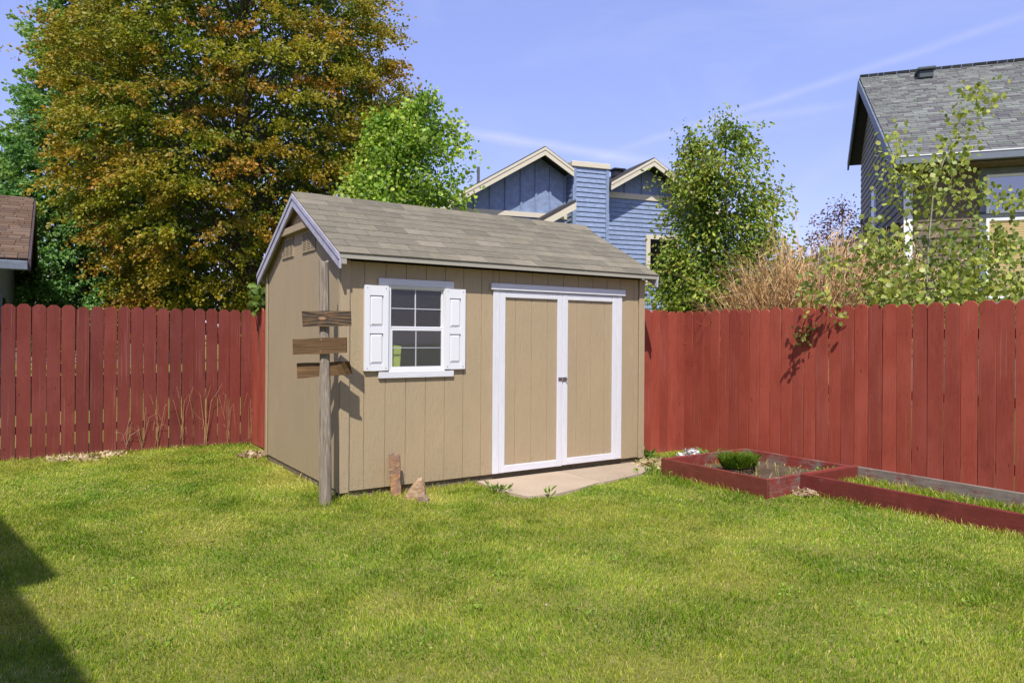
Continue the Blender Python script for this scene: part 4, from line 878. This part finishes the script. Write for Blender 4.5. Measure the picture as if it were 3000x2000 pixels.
# young aspen: stems drawn one by one, round leaves along them
def aspen():
    D0 = 7.55; B = at(2715, 985, D0); B.z = 0; T = thing("aspen_sapling", "young aspen with round yellow green leaves leaning over the right fence", "tree", B)
    rg = np.random.default_rng(55); wood = MB(); PP = []; CC = []
    br = [([(2713, 1350), (2713, 905), (2720, 720), (2735, 560), (2765, 470), (2850, 330), (2872, 262)], 0, 150, 50, .013),
          ([(2716, 760), (2660, 660), (2625, 560), (2620, 470), (2628, 380)], .1, 90, 38, .006), ([(2720, 700), (2800, 590), (2880, 565), (2960, 585), (2985, 600)], -.15, 85, 30, .005),
          ([(2716, 800), (2800, 740), (2890, 700), (2960, 730)], .1, 150, 50, .006), ([(2714, 860), (2620, 770), (2540, 690)], -.1, 170, 50, .006), ([(2714, 880), (2830, 830), (2950, 840), (3010, 880)], .2, 210, 55, .006),
          ([(2713, 1000), (2590, 880), (2480, 800), (2400, 760)], .12, 70, 40, .006), ([(2713, 950), (2660, 880), (2580, 850)], -.25, 160, 45, .005), ([(2713, 960), (2800, 890), (2880, 880)], -.2, 170, 40, .005),
          ([(2735, 580), (2690, 520), (2660, 500)], 0, 50, 30, .004), ([(2712, 1000), (2690, 940), (2650, 905)], -.52, 12, 16, .004), ([(2712, 1000), (2720, 920), (2750, 890)], -.52, 12, 16, .004), ([(2590, 980), (2450, 930), (2400, 880), (2365, 850)], -.05, 30, 28, .005),
          ([(2760, 700), (2740, 640), (2790, 520), (2830, 420)], .1, 70, 40, .005), ([(2713, 900), (2760, 800), (2850, 780)], 0.05, 120, 55, .005)]
    for pts, dz, n, sp, r in br:
        Q = [at(u, v, D0 + dz * min(1, i / 1.5)) - B for i, (u, v) in enumerate(pts)]
        if Q[0].z < 0: Q[0].z = -.05
        wood.tube(Q, [r * (1 - .8 * i / (len(Q) - 1)) for i in range(len(Q))], 6)
        for k in range(int(n * 2.35)):
            f = (.22 if len(pts) < 7 else .42) + (.78 if len(pts) < 7 else .58) * rg.random(); x = f * (len(Q) - 1); i = min(int(x), len(Q) - 2); q = Q[i].lerp(Q[i + 1], x - i)
            PP.append(np.array(q) + rg.normal(0, 1, 3) * sp * D0 / F * np.array([1, 1.2, .9]) * (1.15 - .6 * f)); v = rg.random() + .25 * f
            CC.append(np.array((.14, .22, .045)) * (1 - min(1, v)) + np.array((.40, .42, .085)) * min(1, v))
    for k in range(900):
        q = np.array(at(2545 + 470 * rg.random() ** .9, 905 - 230 * rg.random() ** 1.3, 8.0 + .55 * rg.random())) - np.array(B); PP.append(q); CC.append(np.array((.15, .22, .05)) * (.8 + .4 * rg.random()))
    for k in range(7):
        u0 = 2580 + 65 * k; wood.tube([at(u0 + 20, 1330, 8.2) - B, at(u0, 900, 8.2) - B, at(u0 - 15 + 8 * k, 720, 8.15) - B], [.008, .006, .002], 5)
    # one branch hangs over the fence towards the lawn
    Q = [Vector((-.95, 1.0, 1.2)), Vector((-1.04, .66, 1.95)), Vector((-1.10, .34, 2.10)), Vector((-1.12, .12, 2.00))]
    wood.tube(Q, [.006, .005, .004, .002], 5)
    for k in range(24):
        f = .40 + .60 * rg.random(); x = f * 3; i = min(int(x), 2); PP.append(np.array(Q[i].lerp(Q[i + 1], x - i)) + rg.normal(0, .055, 3)); CC.append(np.array((.15, .21, .05)))
    P = np.array(PP); k = P[:, 2] > .2; P = P[k]; Cc = np.array(CC)[k] * (.7 + .6 * rg.random((len(P), 1)))
    wood.build("trunk", BARK_PALE, T, smooth=True); leaves_mesh("crown", P, rg.normal(0, .6, (len(P), 3)), .038 + .026 * rg.random(len(P)), Cc, 1.02, droop=.5, parent=T, fold=.06)
aspen()
def dry_bush():
    B = at(2395, 985, 9.3); B.z = 0; T = thing("dry_bush", "leafless tan bush of thin arching twigs behind the right fence", "bush", B); rg = random.Random(9); tw = MB(); st = MB()
    for i in range(540):
        a = rg.random() * 6.283; r = rg.random() ** .45; ex, ey = 1.62 * r * math.cos(a), .8 * r * math.sin(a)
        top = 2.84 - (.95 if ex < 0 else .40) * abs(ex / 1.62) ** 1.8 - .30 * (r * rg.random()); top *= rg.uniform(.70, 1.05)
        p0 = Vector((rg.gauss(0, .2), rg.gauss(0, .15), 0)); p3 = Vector((ex * rg.uniform(.85, 1.08), ey, top)); p1 = p0.lerp(p3, .35) + Vector((-ex * .05 + rg.gauss(0, .05), 0, .22)); p2 = p0.lerp(p3, .72) + Vector((ex * .05 + rg.gauss(0, .08), rg.gauss(0, .08), .12))
        (st if i % 4 == 0 else tw).tube([p0, p1, p2, p3], [.011, .0085, .0058, .0028], 4, False)
        for j in range(7):
            f = rg.uniform(.40, .98); q = (p1.lerp(p2, (f - .35) / .37) if f < .72 else p2.lerp(p3, (f - .72) / .28)); d = (p3 - p1).normalized() * .8 + Vector((rg.gauss(ex * .25, .6), rg.gauss(0, .6), rg.gauss(0, .4))); L_ = rg.uniform(.10, .32)
            m_ = q + d * L_ * .55 + Vector((0, 0, .02)); (st if j == 6 else tw).tube([q, m_, q + d * L_], [.0048, .0038, .0022], 3, False)
            d2 = d + Vector((rg.gauss(0, .7), rg.gauss(0, .7), rg.gauss(0, .4))); tw.tube([m_, m_ + d2 * L_ * .5], [.0032, .0018], 3, False)
    st.build("stems", simple("grey_stem", (.22, .15, .10), .8, .3, 6, 0), T); tw.build("twigs", simple("tan_twig", (.62, .42, .20), .8, .3, 3, 0), T)
dry_bush()

# ------------------------------------------------------------------ houses beyond the fences
BLUE = paint_wood("blue_house_paint", (.235, .30, .44), (.25, .32, .46), .2, 'x', .6, .15); BLUE_TRIM = paint_wood("blue_trim", (.22, .285, .42), (.24, .31, .44), .2, 'z', .6, .15)
CREAM = paint_wood("cream_trim", (.62, .56, .43), (.5, .45, .36), .15, 'x', .6, .1); DARKROOF = shingle_mat("dark_shingle", [(.05, .05, .052), (.065, .06, .06)])
DARKGLASS = glass_mat("house_glass", clear=.25, dirt=.05); WHITE_V = simple("white_window", (.78, .78, .78), .4, .03, 20, 0); INSIDE = simple("dark_room", (.03, .03, .03), .9, .1)
def blue_house():
    T = thing("blue_house", "blue two storey house with cream trimmed gables and a chimney behind the shed", "house", (3.115, 25.0, 0), R(20))
    def gable(cx, hw, zp, sl, depth, hl, hr):
        ov = .6; e = zp - sl * hw
        wall = MB().prism([(cx - hw + .5, 0), (cx + hw - .5, 0), (cx + hw - .5, e + .15), (cx, zp - .18), (cx - hw + .5, e + .15)], .06, depth).build("wall", BLUE, T)
        rf = MB()
        for q, hw in ((-1, hl), (1, hr)):
            prof = [(cx, zp), (cx + q * hw, zp - sl * hw), (cx + q * hw, zp - sl * hw - .12), (cx, zp - .12)]
            mb = MB().prism(prof, -ov, depth + .4); rf.add(mb.v, mb.f)
        rf = rf.build("roof", DARKROOF, T)
        for q, hw in ((-1, hl), (1, hr)):
            for h0, h1, y0 in ((.04, .13, -.035), (.13, .30, -.015)):
                MB().prism([(cx + q * .001, zp - h0), (cx + q * hw, zp - sl * hw - h0), (cx + q * hw, zp - sl * hw - h1), (cx + q * .001, zp - h1)], -ov + y0, -ov + .03).build("rake_board", CREAM, rf)
        return wall, rf
    wl, rl = gable(-2.42, 4.3, 7.70, .60, 9, 4.3, 1.04); wr, rr = gable(1.68, 3.2, 7.70, .58, 7, 1.66, 3.2)
    top = lambda x, cx, zp, sl: zp - sl * abs(x - cx) - .30
    for x in (-5.7, -5.17, -4.63, -4.09, -3.55, -3.01, -2.48, -1.96, -1.42): MB().box(x - .035, x + .035, .015, .065, 5.60, top(x, -2.42, 7.70, .60) + .1).build("batten", BLUE_TRIM, wl)
    MB().box(-6.2, -1.34, .0, .063, 5.44, 5.60).build("belly_band", CREAM, wl)
    for x in (.35, .9, 1.59, 2.31, 3.0): MB().box(x - .035, x + .035, .015, .065, 6.52, top(x, 1.68, 7.70, .58) + .1).build("batten", BLUE_TRIM, wr)
    MB().box(-.9, 4.3, .0, .063, 6.32, 6.515).build("belly_band", CREAM, wr)
    z = 6.318
    def lap(par, x0, x1, z0, z1, y): MB().add([(x0, y - .030, z0), (x1, y - .030, z0), (x1, y, z1), (x0, y, z1), (x0, y + .004, z0), (x1, y + .004, z0)], [(0, 1, 2, 3), (0, 4, 5, 1), (0, 3, 4), (1, 5, 2)]).build("lap_board", BLUE, par)
    while z > 1.2: lap(wr, .01, 4.37, z - .160, z, .057); z -= .160
    z = 5.438
    while z > 3.6: lap(wl, -6.2, -1.3, z - .160, z, .057); z -= .160
    # chimney chase
    ch = MB().box(-1.32, -.02, -.42, .9, 0, 7.18).build("chimney", BLUE, T)
    for k in range(30):
        z = 7.16 - .165 * k; lap(ch, -1.21, -.11, z - .165, z, -.424)
        MB().add([(-1.352, -.40, z - .165), (-1.352, .5, z - .165), (-1.325, .5, z), (-1.325, -.40, z), (-1.32, -.4, z - .165), (-1.32, .5, z - .165)], [(0, 1, 2, 3), (0, 4, 5, 1), (0, 3, 4), (1, 5, 2)]).build("lap_board", BLUE, ch)
    for x0, x1 in ((-1.345, -1.215), (-.105, .01)): MB().box(x0, x1, -.46, -.35, 0, 7.16).build("corner_board", BLUE_TRIM, ch)
    MB().box(-1.40, .04, -.50, .95, 7.16, 7.34, .01).build("chimney_cap", CREAM, ch)
    # low porch roof left of the chimney
    pr = MB().prism([(-1.58, 5.90), (-1.58, 5.80), (-4.2, 4.30), (-4.2, 4.40)], -1.2, .05).build("porch_roof", DARKROOF, T)
    MB().prism([(-1.58, 5.795), (-1.58, 5.58), (-4.2, 4.08), (-4.2, 4.295)], -1.24, -1.19).build("rake_board", CREAM, pr)
    wn = MB()
    for x0, x1, z0, z1 in ((1.74, 1.90, 3.3, 5.10), (3.0, 3.16, 3.3, 5.10), (1.90, 3.0, 4.95, 5.10), (1.90, 3.0, 3.3, 3.45)): wn.box(x0, x1, -.02, .03, z0, z1)
    wn = wn.build("window", CREAM, wr); 
    MB().box(1.9, 3.0, -.006, -.002, 3.45, 4.95).build("pane", DARKGLASS, wn)
    vt = MB().box(.80, 1.15, .6, .95, 7.22, 7.46, .02).box(.74, 1.21, .54, 1.01, 7.46, 7.52, .01).build("roof_vent", simple("black_vent", (.03, .03, .03), .5, .05), rr)
    MB().tube([(-4.15, 1.2, 6.4), (-4.15, 1.2, 7.25)], .05, 8).build("vent_pipe", simple("pipe_grey", (.12, .12, .12), .5, .05), rl)
blue_house()
GREY = paint_wood("grey_house_siding", (.225, .198, .165), (.25, .22, .19), .2, 'x', .65, .15); TAUPE = paint_wood("taupe_siding", (.155, .120, .080), (.18, .14, .1), .2, 'x', .65, .15); SLATE_TRIM = paint_wood("slate_trim", (.16, .185, .225), (.18, .2, .24), .2, 'x', .55, .15)
GREYROOF = shingle_mat("grey_green_shingle", [(.12, .125, .11), (.15, .16, .145), (.10, .10, .10), (.165, .175, .16)], .6)
def roof_tabs(name, par, x0, x1, slope_pts, exp, tw, cols, seed, flip=False):
    """shingle courses up a slope as real overlapping tabs, one mesh with its own tint per tab"""
    rg = np.random.default_rng(seed); (t0, z0), (t1, z1) = slope_pts; Ls = math.hypot(t1 - t0, z1 - z0); nc = int(Ls / exp); V = []; Cc = []
    up = np.array([0, (t1 - t0) / Ls, (z1 - z0) / Ls]); nr = np.array([0, -up[2], up[1]]) if t1 > t0 else np.array([0, up[2], -up[1]])
    if nr[2] < 0: nr = -nr
    for i in range(nc + 1):
        x = x0 - rg.random() * tw
        while x < x1:
            wd = tw * rg.uniform(.55, 1.35); a, b_ = max(x, x0), min(x + wd, x1); x += wd
            if b_ - a < .02: continue
            h = .016 + rg.choice([0, .010, .014]); lo = np.array([0, t0, z0]) + up * i * exp; hi = lo + up * exp * 1.1
            for px, e, hh in ((a, lo, h), (b_, lo, h), (b_, hi, .004), (a, hi, .004), (a, lo, 0), (b_, lo, 0)): q = e + nr * hh; V.append((px + (.004 if px == a else -.004), q[1], q[2]))
            c = np.array(cols[rg.integers(len(cols))]) * rg.uniform(.88, 1.12); Cc += [c] * 6
    n = len(V) // 6; b0 = (np.arange(n) * 6)[:, None]; L_ = np.concatenate([b0 + [0, 1, 2, 3], b0 + [4, 5, 1, 0]], 1).ravel()
    m, t, b = mat(name + "_asphalt"); a = t.new('ShaderNodeAttribute', attribute_name='tint').outputs['Color']; t.put(b.inputs['Base Color'], t.mix(1, a, t.ramp(t.noise(t.coord((1, 1, 1)), 120, 2), [(.3, .8), (.7, 1.2)]), 'MULTIPLY')); b.inputs['Roughness'].default_value = .92; b.inputs['Specular IOR Level'].default_value = .1
    o = link("shingles", raw_mesh("shingles", np.array(V), L_, np.full(2 * n, 4), m, np.array(Cc)), par); o['kind'] = 'stuff'; return o
def grey_house():
    T = thing("grey_house", "grey sided two storey house with shingle gable roof beyond the right fence", "house", (7.922, 15.0, 0), R(-19.65)); XE = 11; RT, RZ, SL = 6.15, 8.95, .605; EZ = RZ - SL * RT; FT = 9.0; FZ = RZ - SL * (FT - RT)
    body = MB().prism([(.62, 0), (8.55, 0), (8.55, FZ + .10), (RT, RZ - .22), (.62, EZ + .22)], .33, XE - .3); body.v = [(y, x, z) for x, y, z in body.v]; body = body.build("wall", GREY, T); fw = body
    rf = MB().prism([(0, EZ), (RT, RZ), (FT, FZ), (FT, FZ - .14), (RT, RZ - .14), (0, EZ - .14)], .012, XE); rf.v = [(y, x, z) for x, y, z in rf.v]; rf = rf.build("roof", DARKROOF, T)
    cols = [(.142, .152, .140), (.178, .190, .176), (.125, .120, .128), (.205, .217, .198), (.158, .164, .155)]
    roof_tabs("shingles", rf, .0, XE, ((-.04, EZ), (RT, RZ + .02)), .145, .26, cols, 5); roof_tabs("shingles", rf, .0, XE, ((FT + .04, FZ), (RT, RZ + .02)), .145, .26, cols, 6)
    capm = MB().add([(0, -.16, -.085), (.32, -.16, -.100), (.32, 0, .0), (0, 0, .022), (.32, .16, -.100), (0, .16, -.085), (0, -.16, -.11), (0, 0, -.01), (0, .16, -.11)], [(0, 1, 2, 3), (3, 2, 4, 5), (6, 0, 3, 7), (7, 3, 5, 8)]).mesh("ridge_cap", GREYROOF)
    for i in range(34): link("ridge_cap", capm, rf, (i * .32, RT, RZ + .035))
    for pr_, y0, y1 in (([(-.06, EZ - .02), (RT, RZ - .02), (RT, RZ - .30), (-.06, EZ - .28)], -.04, .01), ([(FT + .05, FZ - .02), (RT, RZ - .02), (RT, RZ - .30), (FT + .05, FZ - .28)], -.04, .01)):
        mb = MB().prism(pr_, y0, y1); mb.v = [(y, x, z) for x, y, z in mb.v]; mb.build("rake_board", SLATE_TRIM, rf)
    gt = MB().box(.0, XE, -.15, -.03, EZ - .19, EZ - .03, .012); gt.build("gutter", simple("slate_gutter", (.15, .17, .20), .35, .03, 10, 0), rf)
    MB().box(.0, XE, -.165, -.15, EZ - .035, EZ - .015).build("gutter_lip", WHITE_V, rf)
    MB().box(0.02, XE, -.02, .60, EZ - .22, EZ - .20).build("soffit", TAUPE, rf)
    def lapx(par, x0, x1, z0, z1, y, m): MB().add([(x0, y - .022, z0), (x1, y - .022, z0), (x1, y, z1), (x0, y, z1), (x0, y + .004, z0), (x1, y + .004, z0)], [(0, 1, 2, 3), (0, 4, 5, 1), (0, 3, 4), (1, 5, 2)]).build("lap_board", m, par)
    z = EZ - .03
    while z > 1.2: lapx(fw, .45, XE - .3, z - .178, z, .612, TAUPE); z -= .178
    z = RZ - .36
    while z > 1.2:
        ta = max(.64, RT - (RZ - .34 - z) / SL); tb = min(8.55, RT + (RZ - .34 - z) / SL)
        if tb - ta > .1: MB().add([(.302, ta, z - .178), (.302, tb, z - .178), (.325, tb, z), (.325, ta, z), (.33, ta, z - .178), (.33, tb, z - .178)], [(0, 1, 2, 3), (0, 4, 5, 1), (0, 3, 4), (1, 5, 2)]).build("lap_board", GREY, body)
        z -= .178
    MB().box(.295, .46, .575, .64, 0, EZ - .21).build("corner_board", WHITE_V, body)
    def win(x0, x1, z0, z1, blinds):
        wn = MB()
        for a, b_, c_, d in ((x0 - .12, x0, z0 - .12, z1 + .14), (x1, x1 + .12, z0 - .12, z1 + .14), (x0, x1, z1, z1 + .14), (x0, x1, z0 - .12, z0)): wn.box(a, b_, .555, .60, c_, d)
        wn = wn.build("window", SLATE_TRIM, fw); fr = MB()
        for a, b_, c_, d in ((x0, x0 + .055, z0, z1), (x1 - .055, x1, z0, z1), (x0 + .055, x1 - .055, z1 - .055, z1), (x0 + .055, x1 - .055, z0, z0 + .055)): fr.box(a, b_, .548, .59, c_, d)
        fr.build("window_frame", WHITE_V, wn)
        if not blinds: MB().box(x0 + .055, x1 - .055, .57, .574, z0 + .055, z1 - .055).build("pane", MIRROR, wn)
        else:
            MB().box(x0 + .055, x1 - .055, .588, .592, z0 + .055, z1 - .055).build("window_shade", simple("room_cream", (.46, .34, .15), .8, .1), wn)
            z = z1 - .06
            while z > z0 + .07: MB().add([(x0 + .06, .572, z), (x1 - .06, .572, z), (x1 - .06, .584, z - .034), (x0 + .06, .584, z - .034)], [(0, 1, 2, 3)]).build("blind_slat", BLIND, wn); z -= .05
    m, t, b = mat("sky_mirror_pane"); b.inputs['Base Color'].default_value = (.03, .035, .05, 1); b.inputs['Roughness'].default_value = .03; b.inputs['Specular IOR Level'].default_value = 1.0; b.inputs['IOR'].default_value = 2.2; MIRROR = m
    BLIND = simple("cream_blind", (.78, .60, .30), .6, .05, 10, 0)
    win(1.81, 4.3, 4.06, 4.86, False); win(1.81, 4.3, 2.30, 3.96, True)
    mb = MB().box(.30 - .02, .30 + .02, 5.0, 5.75, 3.9, 5.55).build("window", WHITE_V, body); MB().box(.272, .279, 5.07, 5.68, 3.98, 5.47).build("pane", DARKGLASS, mb)
    lr = MB().prism([(.30, 4.05), (-2.3, 3.05), (-2.3, 2.93), (.30, 3.93)], 1.2, 7.0).build("lower_roof", DARKROOF, T); roofc = MB().prism([(.30, 3.92), (-2.3, 2.92), (-2.3, 2.70), (.30, 3.70)], 1.14, 1.2).build("rake_board", SLATE_TRIM, lr)
    MB().box(-1.9, .32, 1.6, 6.6, 0, 2.9).build("lower_wall", GREY, T)
    v = MB().box(1.38, 1.72, RT - .85, RT - .45, RZ - .42, RZ - .22, .02).box(1.33, 1.77, RT - .92, RT - .40, RZ - .22, RZ - .14, .02); v.build("roof_vent", simple("dark_roof_vent", (.06, .075, .075), .5, .05), rf)
grey_house()
def brown_house():
    # ridge runs parallel to the yard front; only its right gable end is in view
    dx, dy = -.538, .843; O = (-8.08, 12.0); rzv = math.atan2(dy, dx) - R(90); T = thing("brown_roof_house", "blue grey house with brown shingle roof at the left edge behind the fence", "house", (O[0], O[1], 0), rzv)
    # local y = away from viewer along the gable, local -x = along the ridge to the left
    SLOPE, EZ, HW = .40, 2.68, 4.03; RZ = 4.28; LEN = 8
    body = MB().prism([(.55, 0), (2 * HW - .55, 0), (2 * HW - .55, EZ + .05), (HW, RZ - .2), (.55, EZ + .05)], -LEN, -.45); body.v = [(y, x, z) for x, y, z in body.v]; body = body.build("wall", paint_wood("slate_blue_wall", (.20, .22, .27), (.22, .24, .29), .2, 'x', .6, .15), T)
    rf = MB().prism([(0, EZ), (HW, RZ), (2 * HW, EZ), (2 * HW, EZ - .12), (HW, RZ - .12), (0, EZ - .12)], -LEN, 0); rf.v = [(y, x, z) for x, y, z in rf.v]; rf = rf.build("roof", DARKROOF, T)
    roof_tabs("brown_shingles", rf, -LEN, .0, ((-.04, EZ), (HW, RZ + .02)), .15, .30, [(.135, .088, .060), (.155, .105, .074), (.120, .083, .063), (.165, .115, .085)], 15)
    for pr_ in ([(-.05, EZ - .0), (HW, RZ - .0), (HW, RZ - .22), (-.05, EZ - .2)], [(2 * HW + .05, EZ), (HW, RZ), (HW, RZ - .22), (2 * HW + .05, EZ - .2)]):
        mb = MB().prism(pr_, .0, .04); mb.v = [(y, x, z) for x, y, z in mb.v]; mb.build("rake_board", simple("dark_brown_fascia", (.07, .05, .05), .6, .1), rf)
    MB().box(-LEN, .0, -.14, -.02, EZ - .19, EZ - .04, .01).build("gutter", SLATE_TRIM, rf)
    wn = MB().box(-.46, -.42, 1.5, 2.6, .9, 2.2).build("window", SLATE_TRIM, body); MB().box(-.418, -.41, 1.6, 2.5, 1.0, 2.1).build("pane", DARKGLASS, wn)
brown_house()
# pale low building behind, seen between brown roof and maple
T = thing("far_house", "distant low house with pale grey roof under the maple at far left", "house", at(120, 985, 34) * 1.0); T.location.z = 0
MB().prism([(-3.2, 0), (5, 0), (5, 1.8), (-3.2, 1.8)], 0, 6).build("wall", GREY, T); MB().prism([(-4, 1.7), (1.2, 3.4), (1.3, 3.3), (6, 1.75), (6, 1.6), (-4, 1.6)], -.4, 6.4).build("roof", simple("pale_roof", (.42, .42, .45), .9, .1, 60, .2), T)
# the house at the viewer's back left: its roof edge throws the shade on the lawn's near left corner
def rear_house():
    H = 5.0; off = H / math.tan(R(SUN_EL)); o = Vector((math.sin(R(SUN_AZ)) * off, math.cos(R(SUN_AZ)) * off)); A = Vector((-1.73, 2.99)) - o; Bp = Vector((-2.84, 4.13)) - o; d = (Bp - A).normalized()
    T = thing("rear_house", "two storey house behind the viewer whose roof shades the near left of the lawn", "house", (A.x, A.y, 0), math.atan2(d.y, d.x))
    # local x runs along the eave away from the viewer, local y to the left, under the roof
    body = MB().box(-4.5, 5.5, .55, 7.5, 0, H - .25).build("wall", TAUPE, T)
    rf = MB().prism([(0, H), (0, H - .14), (4, H - .14), (8, H - .14), (8, H), (4, H + 1.9)], -5.0, 6.0); rf.v = [(y, x, z) for x, y, z in rf.v]; rf = rf.build("roof", GREYROOF, T)
    MB().box(1.62, 6.0, -.22, -.003, H - .13, H + .02).build("eave_box", SLATE_TRIM, rf)
    wn = MB().box(-1, 1, .52, .548, 1.0, 2.2).build("window", WHITE_V, body); MB().box(-.9, .9, .512, .518, 1.1, 2.1).build("pane", DARKGLASS, wn)
rear_house()
